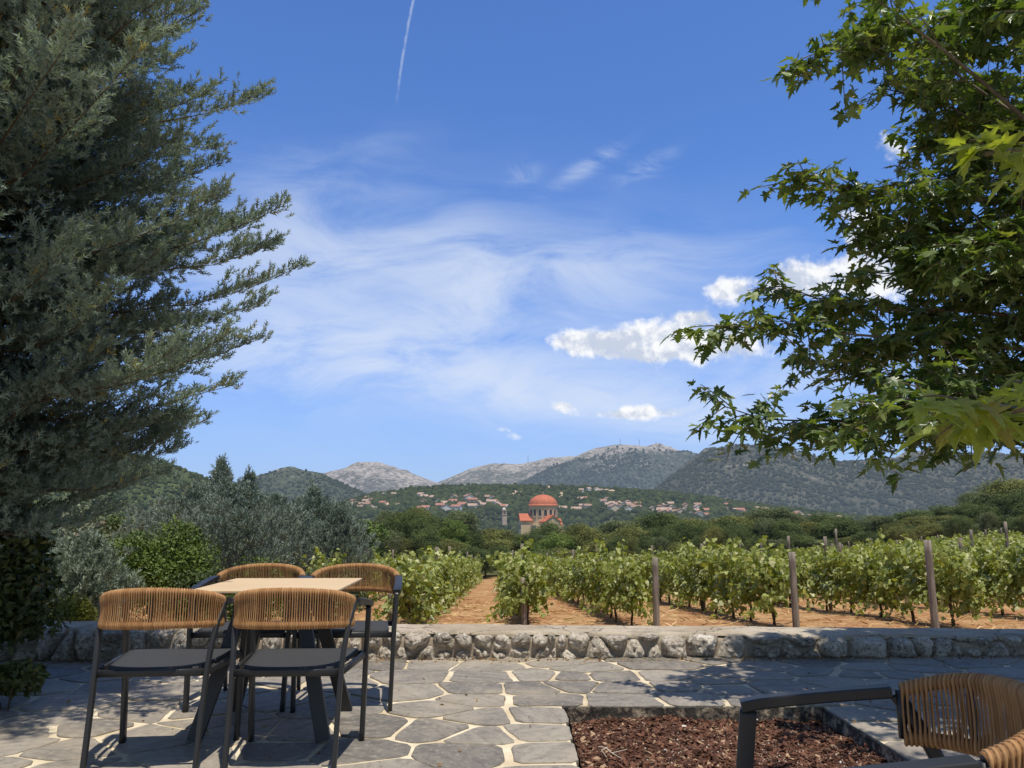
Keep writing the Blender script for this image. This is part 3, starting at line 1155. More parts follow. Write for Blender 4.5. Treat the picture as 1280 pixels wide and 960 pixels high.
    for (ax, bx, ay, by) in ((-9, x0 - .012, -4, 7.0), (x1 + .012, 10, -4, 7.0), (x0 - .012, x1 + .012, -4, y0 - .012), (x0 - .012, x1 + .012, y1 + .012, 7.0)):
        q.box(((ax + bx) / 2, (ay + by) / 2, zt - h / 2), (bx - ax, by - ay, h))
    tag(q.build('terrace', m2), kind='structure')


build_terrace()

# ================================================================== planting bed: bark mulch with pebbles
def build_bed():
    x0, x1, y0, y1 = BED
    nx, ny = 110, 140
    X, Y = np.meshgrid(np.linspace(x0 - .01, x1 + .01, nx), np.linspace(y0 - .01, y1 + .01, ny))
    P = np.stack([X.ravel(), Y.ravel(), 0 * X.ravel()], 1)

    def hz(P):
        e = np.minimum(np.minimum(P[:, 0] - x0, x1 - P[:, 0]), np.minimum(P[:, 1] - y0, y1 - P[:, 1]))
        return -0.085 + 0.022 * fbm(P * 2.5, 3, 90) + 0.012 * fbm(P * 14, 2, 91) + 0.02 * np.clip(1 - e / 0.15, 0, 1) * (fbm(P * 5, 2, 92) + 0.1)
    P[:, 2] = hz(P)
    i = np.arange(nx * ny).reshape(ny, nx)
    F = np.stack([i[:-1, :-1], i[:-1, 1:], i[1:, 1:], i[1:, :-1]], -1).reshape(-1, 4)
    m, nt, out = new_mat('mulch_soil')
    g = G(nt)
    p = g.pos()
    n1, n2 = g.noise(p, 7, 5, 0.6), g.noise(p, 110, 4, 0.7)
    c = g.mix(g.ss(n2, 0.35, 0.65), (0.028, 0.014, 0.010), (0.13, 0.06, 0.038))
    c = g.mix(g.ss(n1, 0.45, 0.7), c, (0.11, 0.045, 0.026))
    finish(nt, out, g.bsdf(c, 0.95, g.bump(n2, 1.0, 0.012), 0.15))
    tag(link('planting_bed', np_mesh('planting_bed', P, [F], True, mats=[m])), kind='structure')

    def bits(name, label, n, smin, smax, mat, flat, lift=0.004, weight=None, sub=1, long=1.0):
        Q = np.stack([x0 + .015 + (x1 - x0 - .03) * RNG.random(n), y0 + .02 + (y1 - y0 - .03) * RNG.random(n), np.zeros(n)], 1)
        if weight is not None:
            Q = Q[weight(Q) > RNG.random(n)]
        n = len(Q)
        Q[:, 2] = hz(Q) + lift
        tv, tf = icosphere(sub, 5, 0.3)
        tv = tv * np.array((long, 0.6, flat))
        D = np.tile((0, 0, 1.0), (n, 1)) + (RNG.random((n, 3)) - 0.5) * 1.3
        V, F = scatter(tv, tf, Q, *frames(D, RNG.random(n) * 6.3), smin + (smax - smin) * RNG.random(n) ** 2.5)
        rn = np.repeat(RNG.random(n), len(tf))
        tag(link(name, np_mesh(name, V, [F], False, rn, mats=[mat])), label, 'ground cover', kind='stuff')

    bits('bark_mulch', 'dark reddish bark mulch filling the planting bed', 12000, 0.006, 0.021, leaf_mat('bark_chip', (0.042, 0.021, 0.015), (0.185, 0.085, 0.052), (0.40, 0.27, 0.17), 0.12, 0, 0.85, 0.2, pscale=3), 0.32, long=1.6)
    bits('gravel', 'small pale gravel sprinkled over the bark mulch', 4200, 0.003, 0.0095, leaf_mat('gravel', (0.30, 0.22, 0.17), (0.68, 0.58, 0.47), None, 0, 0, 0.85, 0.2), 0.7,
         weight=lambda Q: np.clip(0.25 + 0.9 * fbm(Q * 3, 3, 44) + 0.9 * (np.maximum(Q[:, 0] - 1.2, 0)), 0.05, 1))
    peb = simple('pebble_white', (0.66, 0.60, 0.54), 0.8, 0.15, 20)
    terr = simple('pebble_terracotta', (0.45, 0.14, 0.07), 0.8, 0.2, 20)
    for i, (px, py, s, mt, lb) in enumerate(((1121, 921, .034, None, 'larger grey white pebble at the right corner of the planting bed'), (1086, 937, .026, terr, 'terracotta coloured pebble near the right side of the planting bed'),
                                            (1107, 930, .028, None, 'pale pebble between the terracotta pebble and the bed edge'), (855, 909, .014, None, 'small white pebble in the middle of the mulch'),
                                            (1052, 952, .012, None, 'small white pebble lowest in the mulch behind the armchair'), (832, 938, .010, None, 'tiny white pebble at the left middle of the mulch'), (945, 900, .012, None, 'small white pebble close to the upright armrest post'))):
        Y = 1.145 / max(0.05, -(ray(px, py)[2] / ray(px, py)[1]))
        p = at(px, py, Y * 1.07)
        p[2] = hz(np.array([p]))[0] + s * .3
        bm = bmesh.new()
        tv, tf = icosphere(2, 20 + i, 0.12)
        me = np_mesh('pebble', tv * np.array((1.2, .9, .7)) * s, [tf], True, mats=[mt or peb])
        o = link('pebble', me)
        o.location = p
        o.rotation_euler = (0, 0, i)
        tag(o, lb, 'pebble')
    # dry twig
    t = at(752, 938, 4.05)
    q = MB()
    zt = -0.05
    c0 = np.array((t[0], t[1], zt))
    q.tube([c0 + (0, .13, .01), c0 + (.03, .06, .025), c0 + (.05, 0, .018), c0 + (.09, -.06, .01)], [.004, .004, .003, .002], 6)
    q.tube([c0 + (.03, .06, .025), c0 + (.0, .0, .03), c0 + (.02, -.05, .012)], [.003, .0025, .0015], 6)
    q.tube([c0 + (.05, 0, .018), c0 + (.13, .02, .03)], [.0025, .0012], 6)
    tag(q.build('twig', simple('dry_twig', (0.5, 0.42, 0.33), 0.8)), 'pale dry forked twig lying on the left of the mulch', 'twig')
    # rough edge of the slab above the soil
    m3, nt, out = new_mat('broken_edge')
    g = G(nt)
    p = g.pos()
    nn = g.noise(p, 16, 5, 0.7)
    c = g.mix(g.ss(nn, 0.46, 0.66), (0.06, 0.052, 0.045), (0.40, 0.32, 0.23))
    finish(nt, out, g.bsdf(c, 0.95, g.bump(nn, 1.0, 0.02), 0.1))
    k = 0
    for (a, b, nx_, ny_) in (((x0, y1), (x1, y1), 0, -1), ((x1, y1), (x1, y0), -1, 0), ((x0, y0), (x0, y1), 1, 0)):
        L = math.hypot(b[0] - a[0], b[1] - a[1])
        ns, nv = int(L / .02), 6
        tt = np.linspace(0, 1, ns)
        S, T = np.meshgrid(tt, np.linspace(0, 1, nv))
        P = np.stack([a[0] + (b[0] - a[0]) * S.ravel(), a[1] + (b[1] - a[1]) * S.ravel(), -0.008 - 0.14 * T.ravel()], 1)
        off = 0.006 + 0.022 * np.abs(fbm(P * 7, 3, 33)) + 0.01 * T.ravel()
        P[:, 0] += nx_ * off
        P[:, 1] += ny_ * off
        i = np.arange(ns * nv).reshape(nv, ns)
        F = np.stack([i[:-1, :-1], i[:-1, 1:], i[1:, 1:], i[1:, :-1]], -1).reshape(-1, 4)
        tag(link('bed_edge', np_mesh('bed_edge', P, [F], True, mats=[m3])), kind='structure')


build_bed()

# ================================================================== low rubble wall
WALL_ROT = math.radians(1.4)


def wall_pt(u, dn, z):
    """u along the wall, dn in front of its face (towards the terrace)"""
    c, s = math.cos(WALL_ROT), math.sin(WALL_ROT)
    return (u * c + dn * s, 6.40 + u * s - dn * c, z)


def wall_top(u):
    return 0.192 - 0.0115 * u


def vadd_(g, p):
    """position wobbled by noise, for cracks"""
    x = g.n('ShaderNodeVectorMath', operation='MULTIPLY_ADD')
    g.nt.links.new(g.noise(p, 5, 4, 0.6, out=1), x.inputs[0])
    x.inputs[1].default_value = (.22, .22, .22)
    g.nt.links.new(p, x.inputs[2])
    return x.outputs[0]


def build_wall():
    t = thing('stone_wall', 'low rubble stone wall with a rough cement top along the terrace edge', 'wall', (0, 6.40, 0))
    off = np.array((0, 6.40, 0))
    R = random.Random(3)
    ua, ub = -6.2, 8.6
    pts = darts((ua, ub, -0.02, 0.165), 0.06, 0.36, 8000, 17)
    gap = lambda: R.uniform(.003, .011)
    polys = cells(pts, 1.0, (ua, ub, -0.03, 0.30), gap, 16)
    V, F, rn = [], [], []
    for k, poly in enumerate(polys):
        if len(poly) < 3:
            continue
        tp = wall_top(pts[k][0]) - 0.006
        poly = clip(poly, (0, 1), tp)
        if len(poly) < 3:
            continue
        ol = rough_outline(poly, 0.014, 0.013, k + 500, 0.25)
        if ol is None or len(ol) < 6:
            continue
        c = ol.mean(0)
        size = math.sqrt(max(1e-4, np.ptp(ol[:, 0]) * np.ptp(ol[:, 1])))
        bul = min(.10, .42 * size) * R.uniform(.8, 1.3)
        n = len(ol)
        o = len(V)
        rings = np.array([1.0, .97, .91, .84, .76, .67, .57, .46, .35, .23, .11])
        for q, r in enumerate(rings):
            prof = bul * (1 - r ** 3.2)
            P2 = c + (ol - c) * r
            P3 = np.concatenate([P2, np.full((n, 1), k * 1.7)], 1)
            d = prof + (0.034 * fbm(P3 * 11, 3, 9) + 0.030 * fbm(P3 * 34, 3, 10)) * min(1.0, (1 - r) * 6 + .1) - 0.016 * (q == 0)
            for p, dd in zip(P2, d):
                V.append(np.array(wall_pt(p[0], dd, p[1])) - off)
        V.append(np.array(wall_pt(c[0], bul, c[1])) - off)
        for q in range(len(rings) - 1):
            for i in range(n):
                F.append((o + q * n + i, o + q * n + (i + 1) % n, o + (q + 1) * n + (i + 1) % n, o + (q + 1) * n + i))
                rn.append(k)
        for i in range(n):
            F.append((o + (len(rings) - 1) * n + i, o + (len(rings) - 1) * n + (i + 1) % n, o + len(rings) * n))
            rn.append(k)
    me = bpy.data.meshes.new('stone_face')
    me.from_pydata([tuple(v) for v in V], [], F)
    me.update()
    me.polygons.foreach_set('use_smooth', [True] * len(me.polygons))
    tone = np.random.default_rng(2).random(len(polys) + 1)
    a = me.attributes.new('rnd', 'FLOAT', 'FACE')
    a.data.foreach_set('value', tone[np.array(rn)].astype(np.float32))
    m, nt, out = new_mat('limestone')
    g = G(nt)
    p = g.pos()
    n1, n2, n3 = g.noise(p, 6, 6, 0.65), g.noise(p, 34, 6, 0.72), g.noise(p, 120, 4, 0.7)
    base = g.mix(g.rnd(), (0.36, 0.31, 0.25), (0.66, 0.57, 0.46))
    c = g.mix(g.ss(n1, 0.5, 0.66), base, (0.82, 0.73, 0.61))
    c = g.mix(g.m('MULTIPLY', g.ss(n2, 0.52, 0.64), 0.85), c, (0.95, 0.90, 0.80))
    c = g.mix(g.m('MULTIPLY', g.ss(n2, 0.46, 0.36), 0.9), c, (0.075, 0.065, 0.058))
    c = g.mix(g.m('MULTIPLY', g.ss(n3, 0.42, 0.3), 0.6), c, (0.07, 0.065, 0.06))
    h = g.m('ADD', g.m('MULTIPLY', n2, 0.9), g.m('MULTIPLY', n3, 0.35))
    finish(nt, out, g.bsdf(c, 0.92, g.bump(h, 1.0, 0.035), 0.1))
    me.materials.append(m)
    link('stone_face', me, t)
    # mortar core
    m2, nt, out = new_mat('wall_mortar')
    g = G(nt)
    p = g.pos()
    n1, n2 = g.noise(p, 5, 5, 0.6), g.noise(p, 60, 5, 0.72)
    c = g.mix(g.ss(n1, 0.35, 0.65), (0.30, 0.24, 0.18), (0.46, 0.38, 0.29))
    c = g.mix(g.m('MULTIPLY', g.ss(n2, 0.45, 0.3), 0.5), c, (0.13, 0.11, 0.09))
    mort = g.bsdf(c, 0.95, g.bump(n2, 0.8, 0.012), 0.1)
    finish(nt, out, mort)
    us = np.arange(ua, ub, 0.03)

    def sheet(rows, name, mat, dens=1):
        nu = len(us)
        P = np.concatenate([np.array([wall_pt(u, f(u)[0], f(u)[1]) for u in us]) for f in rows]) - off
        i = np.arange(len(rows) * nu).reshape(len(rows), nu)
        F = np.stack([i[:-1, :-1], i[:-1, 1:], i[1:, 1:], i[1:, :-1]], -1).reshape(-1, 4)
        return P, F
    core = [(lambda u, z=z: (0.004, z)) for z in (-0.3, -0.05, 0.0, 0.05, 0.1)] + [lambda u: (0.002, wall_top(u) - 0.035)] + [lambda u: (-0.03, wall_top(u) - 0.02)] + \
        [lambda u: (-0.41, wall_top(u) - .02)] + [lambda u: (-0.43, -0.9)]
    P, F = sheet(core, 'core', m2)
    P[:, 1] += -0.006 * np.abs(fbm(P * 9, 3, 70))
    link('mortar_core', np_mesh('mortar_core', P, [F], True, mats=[m2]), t)
    # cement top
    m4, nt, out = new_mat('cement_top')
    g = G(nt)
    p = g.pos()
    n1, n2 = g.noise(p, 2.2, 5, 0.6), g.noise(p, 75, 6, 0.75)
    c = g.mix(g.ss(n1, 0.3, 0.7), (0.58, 0.47, 0.34), (0.80, 0.69, 0.53))
    c = g.mix(g.m('MULTIPLY', g.ss(n2, 0.46, 0.34), 0.55), c, (0.15, 0.12, 0.10))
    c = g.mix(g.m('MULTIPLY', g.ss(g.noise(p, 9, 5, 0.7), 0.58, 0.72), 0.4), c, (0.20, 0.17, 0.13))
    c = g.mix(g.m('MULTIPLY', g.ss(g.noise(p, 3.4, 6, 0.7), 0.52, 0.68), 0.6), c, (0.22, 0.185, 0.145))
    c = g.mix(g.m('MULTIPLY', g.ss(g.noise(p, 17, 5, 0.75), 0.55, 0.68), 0.6), c, (0.74, 0.66, 0.53))
    vo = g.n('ShaderNodeTexVoronoi', feature='DISTANCE_TO_EDGE')
    nt.links.new(vadd_(g, p), vo.inputs['Vector'])
    vo.inputs['Scale'].default_value = 1.3
    c = g.mix(g.m('MULTIPLY', g.ss(vo.outputs['Distance'], 0.012, 0.002), 0.75), c, (0.10, 0.085, 0.07))
    finish(nt, out, g.bsdf(c, 0.95, g.bump(n2, 1.0, 0.03), 0.05))
    fr = fbm(np.stack([us * 3.1, us * 0 + 3, us * 0], 1), 4, 12)
    ff = lambda u: np.interp(u, us, fr)
    cap = [lambda u: (0.004 + .02 * ff(u), wall_top(u) - 0.030 + .03 * ff(u + .37)), lambda u: (0.004 + .025 * ff(u), wall_top(u) - 0.016), lambda u: (-0.002 + .022 * ff(u), wall_top(u) - 0.006), lambda u: (-0.012 + .015 * ff(u), wall_top(u))] + \
        [(lambda u, d=d: (-d, wall_top(u) + .004)) for d in np.arange(.02, .42, .035)] + [lambda u: (-0.435, wall_top(u) - .01), lambda u: (-0.44, wall_top(u) - .12), lambda u: (-0.44, -0.9)]
    P, F = sheet(cap, 'cap', m4)
    top = P[:, 2] > 0.0
    P[top, 2] += 0.008 * fbm(P[top] * 4, 3, 22) + 0.004 * fbm(P[top] * 20, 3, 23)
    link('cement_cap', np_mesh('cement_cap', P, [F], True, mats=[m4]), t)



build_wall()


def build_litter():
    """dry leaves and crumbs gathered at the wall foot and in the joints"""
    n = 1500
    u = RNG.uniform(-5.5, 7, n)
    d = np.abs(RNG.normal(size=n)) * .07 + .05
    far = RNG.random(n) < .22
    d = np.where(far, RNG.uniform(.1, 3.2, n), d)
    P = np.array([wall_pt(a, b, .004) for a, b in zip(u, d)])
    inb = (P[:, 0] > BED[0]) & (P[:, 0] < BED[1]) & (P[:, 1] < BED[3]) & (P[:, 1] > BED[2])
    P = P[~inb]
    n = len(P)
    a = RNG.random(n) * 2 * PI
    D = np.stack([np.cos(a), np.sin(a), RNG.uniform(-.1, .5, n)], 1)
    tv = [(0, 0, 0), (.3, .12, .45), (0, 0, 1), (-.3, .15, .5)]
    V, F = scatter(tv, [(0, 1, 2, 3)], P, *frames(D, RNG.random(n) * 6), RNG.uniform(.008, .034, n))
    m = leaf_mat('dry_leaf', (0.14, 0.075, 0.035), (0.42, 0.27, 0.13), None, 0, .1, .8, .15)
    tag(link('leaf_litter', np_mesh('leaf_litter', V, [F], False, RNG.random(n), mats=[m])), 'dry brown leaf litter along the foot of the stone wall', 'leaf litter', kind='stuff')


build_litter()

# ================================================================== furniture
FRAME = simple('anthracite_metal', (0.022, 0.0215, 0.0215), 0.42, 0.10, 3.0, 0.08, 0.001, 0.5)
SEATF = simple('seat_fabric', (0.045, 0.046, 0.050), 0.8, 0.12, 90, 0.35, 0.002, 0.25)


def rope_mat():
    m, nt, out = new_mat('woven_rope')
    g = G(nt)
    o = g.obj()
    r = g.rnd()
    c = g.mix(r, (0.32, 0.158, 0.060), (0.48, 0.268, 0.112))
    n = g.noise(g.map(o, (1, 1, 2.0)), 7, 3)
    c = g.mix(g.m('MULTIPLY', g.ss(n, 0.52, 0.7), 0.35), c, (0.22, 0.09, 0.03))
    w = g.n('ShaderNodeTexWave', wave_type='BANDS', bands_direction='DIAGONAL')
    nt.links.new(o, w.inputs[0])
    w.inputs['Scale'].default_value = 260
    finish(nt, out, g.bsdf(c, 0.6, g.bump(w.outputs['Fac'], 0.35, 0.0012), 0.35))
    return m


ROPE = rope_mat()
BACK_W, BACK_D = 0.253, 0.205


def back_curve(t):
    """plan of the backrest, t in -1..1 from arm to arm; returns point and tangent"""
    a = t * math.radians(84)
    x = BACK_W * 1.06 * math.sin(a) / math.sin(math.radians(84))
    y = -0.085 - BACK_D * (max(0.0, math.cos(a)) ** 0.85)
    return x, y


def back_z(t):
    """bottom and top rail height"""
    return 0.641 - 0.014 * t * t, 0.789 - 0.056 * abs(t) ** 2.1


def arc_table(n=400):
    ts = np.linspace(-1, 1, n)
    P = np.array([back_curve(t) for t in ts])
    L = np.concatenate([[0], np.cumsum(np.linalg.norm(np.diff(P, axis=0), axis=1))])
    return ts, L


def make_chair():
    t = thing('rope_chair', 'x', 'chair')
    flat = round_rect(0.020, 0.036, 0.35)
    flat2 = round_rect(0.036, 0.020, 0.35)
    for s in (-1, 1):
        q = MB()
        q.sweep(smooth_path([(s * .278, .268, 0.004), (s * .283, .262, .2), (s * .289, .252, .42), (s * .296, .236, .58), (s * .299, .226, .664)], 5), round_rect(0.040, 0.024, .16), (1, 0, 0))
        o = q.build('leg', FRAME, t, True)
        f = MB()
        f.lathe([(.0, 0), (.014, 0), (.014, .007), (.0, .007)], (s * .278, .268, 0), 12)
        f.build('glide', simple_black, o)
        q = MB()
        q.sweep(smooth_path([(s * .236, -.285, 0.004), (s * .238, -.262, .16), (s * .241, -.238, .32), (s * .246, -.214, .47), (s * .258, -.176, .60), (s * .273, -.128, .69), (s * .279, -.108, .722)], 5), round_rect(0.034, 0.022, .35), (1, 0, 0))
        o = q.build('leg', FRAME, t, True)
        f = MB()
        f.lathe([(.0, 0), (.013, 0), (.013, .007), (.0, .007)], (s * .236, -.285, 0), 12)
        f.build('glide', simple_black, o)
        q = MB()
        q.sweep(smooth_path([(s * .299, .243, .672), (s * .299, .18, .686), (s * .293, .04, .708), (s * .280, -.098, .728)], 5), round_rect(0.046, 0.026, .14), (0, 0, 1))
        q.build('armrest', FRAME, t)
    # rails inside the weave
    ts, L = arc_table()
    q = MB()
    for k in (0, 1):
        q.tube([(*back_curve(x), back_z(x)[k]) for x in np.linspace(-1, 1, 41)], 0.0105, 8)
    for x in (-1, 1):
        q.tube([(*back_curve(x), back_z(x)[0]), (*back_curve(x), back_z(x)[1])], 0.0105, 8)
    q.build('back_frame', FRAME, t, True)
    for k in (0, 1):
        q = MB()
        q.tube([(*back_curve(x), back_z(x)[k]) for x in np.linspace(-.995, .995, 81)], 0.0150, 10)
        me = q.mesh('rope_wrap', ROPE, True)
        link('rope_wrap', me, t)
    # upright slats behind the rope
    for x in (0.0, -0.52, 0.52):
        q = MB()
        b = np.array(back_curve(x))
        q.sweep([(b[0], b[1], back_z(x)[0]), (b[0], b[1], back_z(x)[1])], round_rect(0.010, 0.016, .3), (1, 0, 0))
        q.build('spindle', FRAME, t)
    # the rope itself: loops wound round both rails
    n = 64
    step = L[-1] / n
    VV, FF, RR, o = [], [], [], 0
    seg = 6
    R = random.Random(5)
    for i in range(n):
        l = (i + 0.5) * step
        if abs(l - L[-1] / 2) < 0.0045:
            continue
        if l < .012 or l > L[-1] - .012:
            pass
        x = float(np.interp(l, L, ts))
        x2 = float(np.interp(min(L[-1], l + step * 0.14), L, ts))
        z0, z1 = back_z(x)
        c, c2 = np.array(back_curve(x)), np.array(back_curve(x2))
        e = np.array(back_curve(min(1, x + .01))) - np.array(back_curve(max(-1, x - .01)))
        e /= np.linalg.norm(e)
        nrm_ = np.array((e[1], -e[0]))          # outward
        rr = 0.0150
        loop = []
        jig = R.uniform(-.0012, .0012)
        for a in np.linspace(-20, 200, 7):      # over the top rail, outside to inside
            aa = math.radians(a)
            k = (a + 20) / 220
            cc = c * (1 - k) + c2 * k
            p = cc + nrm_ * rr * math.cos(aa)
            loop.append((p[0], p[1], z1 + rr * math.sin(aa)))
        for k in (.25, .5, .75):
            p = c2 - nrm_ * (rr * .93 - 0.004 * math.sin(PI * k)) + e * jig
            loop.append((p[0], p[1], z1 + (z0 - z1) * k))
        for a in np.linspace(160, 380, 7):
            aa = math.radians(a)
            k = (a - 160) / 220
            cc = c2 * (1 - k) + c * k
            p = cc + nrm_ * rr * math.cos(aa)
            loop.append((p[0], p[1], z0 + rr * math.sin(aa)))
        for k in (.25, .5, .75):
            p = c + nrm_ * (rr * .93 - 0.004 * math.sin(PI * k)) - e * jig
            loop.append((p[0], p[1], z0 + (z1 - z0) * k))
        P = np.array(loop)
        T = nrm(np.roll(P, -1, 0) - np.roll(P, 1, 0))
        S = np.tile(np.array((e[0], e[1], 0)), (len(P), 1))
        N = nrm(np.cross(T, S))
        S = np.cross(N, T)
        rad = np.full(len(P), 0.0024)
        rad[:7] = 0.0040
        rad[10:17] = 0.0040
        an = np.linspace(0, 2 * PI, seg, endpoint=False)
        V = P[:, None] + rad[:, None, None] * (np.cos(an)[None, :, None] * S[:, None] + np.sin(an)[None, :, None] * N[:, None])
        V = V.reshape(-1, 3)
        m = len(P)
        ii, jj = np.meshgrid(np.arange(m), np.arange(seg), indexing='ij')
        F = np.stack([ii * seg + jj, ii * seg + (jj + 1) % seg, ((ii + 1) % m) * seg + (jj + 1) % seg, ((ii + 1) % m) * seg + jj], -1).reshape(-1, 4)
        VV.append(V)
        FF.append(F + o)
        RR.append(np.full(len(F), R.random()))
        o += len(V)
    link('backrest', np_mesh('backrest', np.concatenate(VV), [np.concatenate(FF)], True, np.concatenate(RR), mats=[ROPE]), t)
    # seat: stretched fabric over a tapered frame, dished in the middle
    nu, nv = 16, 16
    P = []
    for j in range(nv + 1):
        v = j / nv
        y = -.205 + .455 * v
        hw = .205 + .055 * v
        for i in range(nu + 1):
            u = -1 + 2 * i / nu
            r_ = (1 - abs(u) ** 4) * (1 - abs(2 * v - 1) ** 4)
            z = .458 - .018 * (1 - u * u) * (1 - (2 * v - 1) ** 2) - 0.012 * (1 - v) + .012 * max(0, v - .85) * -3
            corner = 1 - .10 * (max(0, abs(2 * v - 1) - .8) / .2) ** 2
            P.append((u * hw * corner, y, z))
    P = np.array(P)
    nb = len(P)
    P = np.concatenate([P, P - np.array((0, 0, .022))])
    i = np.arange(nb).reshape(nv + 1, nu + 1)
    F = np.stack([i[:-1, :-1], i[:-1, 1:], i[1:, 1:], i[1:, :-1]], -1).reshape(-1, 4)
    F2 = F[:, ::-1] + nb
    rim = np.concatenate([i[0, :], i[1:, -1], i[-1, -2::-1], i[-2:0:-1, 0]])
    Fr = np.stack([rim, rim + nb, np.roll(rim, -1) + nb, np.roll(rim, -1)], -1)
    link('seat', np_mesh('seat', P, [np.concatenate([F, F2, Fr])], True, mats=[SEATF]), t)
    q = MB()
    fr = [(-.243, -.222, .425), (.243, -.222, .425), (.285, .246, .425), (-.285, .246, .425)]
    for a, b in ((0, 1), (1, 2), (2, 3), (3, 0)):
        q.sweep([fr[a], fr[b]], round_rect(.018, .032, .3), (0, 0, 1))
    q.build('seat_frame', FRAME, t, True)
    return t


simple_black = simple('rubber_foot', (0.012, 0.012, 0.012), 0.7)
chair = make_chair()
SPOTS = (
    ((-1.655, 3.865), 5.5, 'rope backed armchair nearest the left edge, seen from behind at the table'),
    ((-1.030, 3.87), 2.5, 'rope backed armchair seen from behind at the right front of the table'),
    ((-1.62, 4.975), 181.5, 'rope backed armchair mostly hidden behind the left far side of the table'),
    ((-1.005, 4.975), 183.5, 'rope backed armchair facing the viewer at the right far side of the table'),
    ((0.735, 1.655), 77.0, 'dark armrests and brown rope back of the near chair in the bottom right corner'))
for i, ((x, y), rz, lb) in enumerate(SPOTS):
    o = chair if i == 0 else copy_tree(chair)
    o.location = (x, y, 0.001)
    o.rotation_euler = (0, 0, math.radians(rz))
    tag(o, lb, 'chair', 'rope backed armchairs on the terrace')


def make_table():
    t = thing('bistro_table', 'square table with thin pale top and four splayed dark metal legs', 'table', (-1.285, 4.42, 0), math.radians(1.2))
    m, nt, out = new_mat('table_laminate')
    g = G(nt)
    o = g.obj()
    n = g.noise(g.map(o, (2, 26, 4)), 1.0, 5, 0.6, 0.5)
    c = g.mix(g.ss(n, 0.3, 0.7), (0.56, 0.40, 0.23), (0.64, 0.475, 0.285))
    c = g.mix(g.m('MULTIPLY', g.noise(o, 4, 4), 0.25), c, (0.48, 0.38, 0.26))
    finish(nt, out, g.bsdf(c, 0.6, g.bump(g.noise(o, 160, 3), 0.1, 0.001), 0.2))
    q = MB()
    q.box((0, 0, .742), (.76, .76, .013))
    q.build('tabletop', m, t, bevel=.003)
    q = MB()
    q.box((0, 0, .728), (.46, .46, .010))
    q.build('top_plate', FRAME, t, bevel=.002)
    for sx in (-1, 1):
        for sy in (-1, 1):
            q = MB()
            q.sweep([(sx * .325, sy * .30, .003), (sx * .135, sy * .15, .7225)], round_rect(.074, .030, .12), (0, sy, 0.0))
            q.build('leg', FRAME, t, bevel=0)
    q = MB()
    q.sweep([(-.20, -.15, .708), (.20, -.15, .708)], round_rect(.03, .028, .2), (0, 0, 1))
    q.sweep([(-.20, .15, .708), (.20, .15, .708)], round_rect(.03, .028, .2), (0, 0, 1))
    q.sweep([(0, -.134, .708), (0, .134, .708)], round_rect(.03, .028, .2), (0, 0, 1))
    q.build('crossbar', FRAME, t)


make_table()

# ================================================================== foliage
BARK = simple('bark', (0.12, 0.085, 0.06), 0.95, 0.35, 6, 0.8, 0.02, 0.1, stretch=(3, 3, 0.6))
PALEBARK = simple('pale_bark', (0.20, 0.165, 0.125), 0.9, 0.3, 6, 0.6, 0.01, 0.1)


def plume_template(nb=13, seed=1):
    """a feathery conifer spray: thin pointed blades round a short stem"""
    r = random.Random(seed)
    V, F = [], []

    def blade(b, t, w):
        b, t = Vector(b), Vector(t)
        s = (t - b).cross(Vector((r.uniform(-1, 1), r.uniform(-1, 1), .2))).normalized() * w
        o = len(V)
        V.extend([tuple(b - s), tuple(b + s), tuple(t)])
        F.append((o, o + 1, o + 2))
    blade((0, 0, 0), (0.03, 0, 1.0), .06)
    for i in range(nb):
        z = 0.08 + 0.75 * i / nb
        a = i * 2.4 + r.uniform(-.4, .4)
        L = (.50 - .25 * i / nb) * r.uniform(.8, 1.25)
        up = r.uniform(.7, 1.3)
        d = Vector((math.cos(a), math.sin(a), up)).normalized() * L
        blade((0, 0, z), (d.x, d.y, z + d.z), .065)
    return np.array(V), np.array(F)


PLUME = plume_template(10)
PLUME_S = plume_template(8, 4)


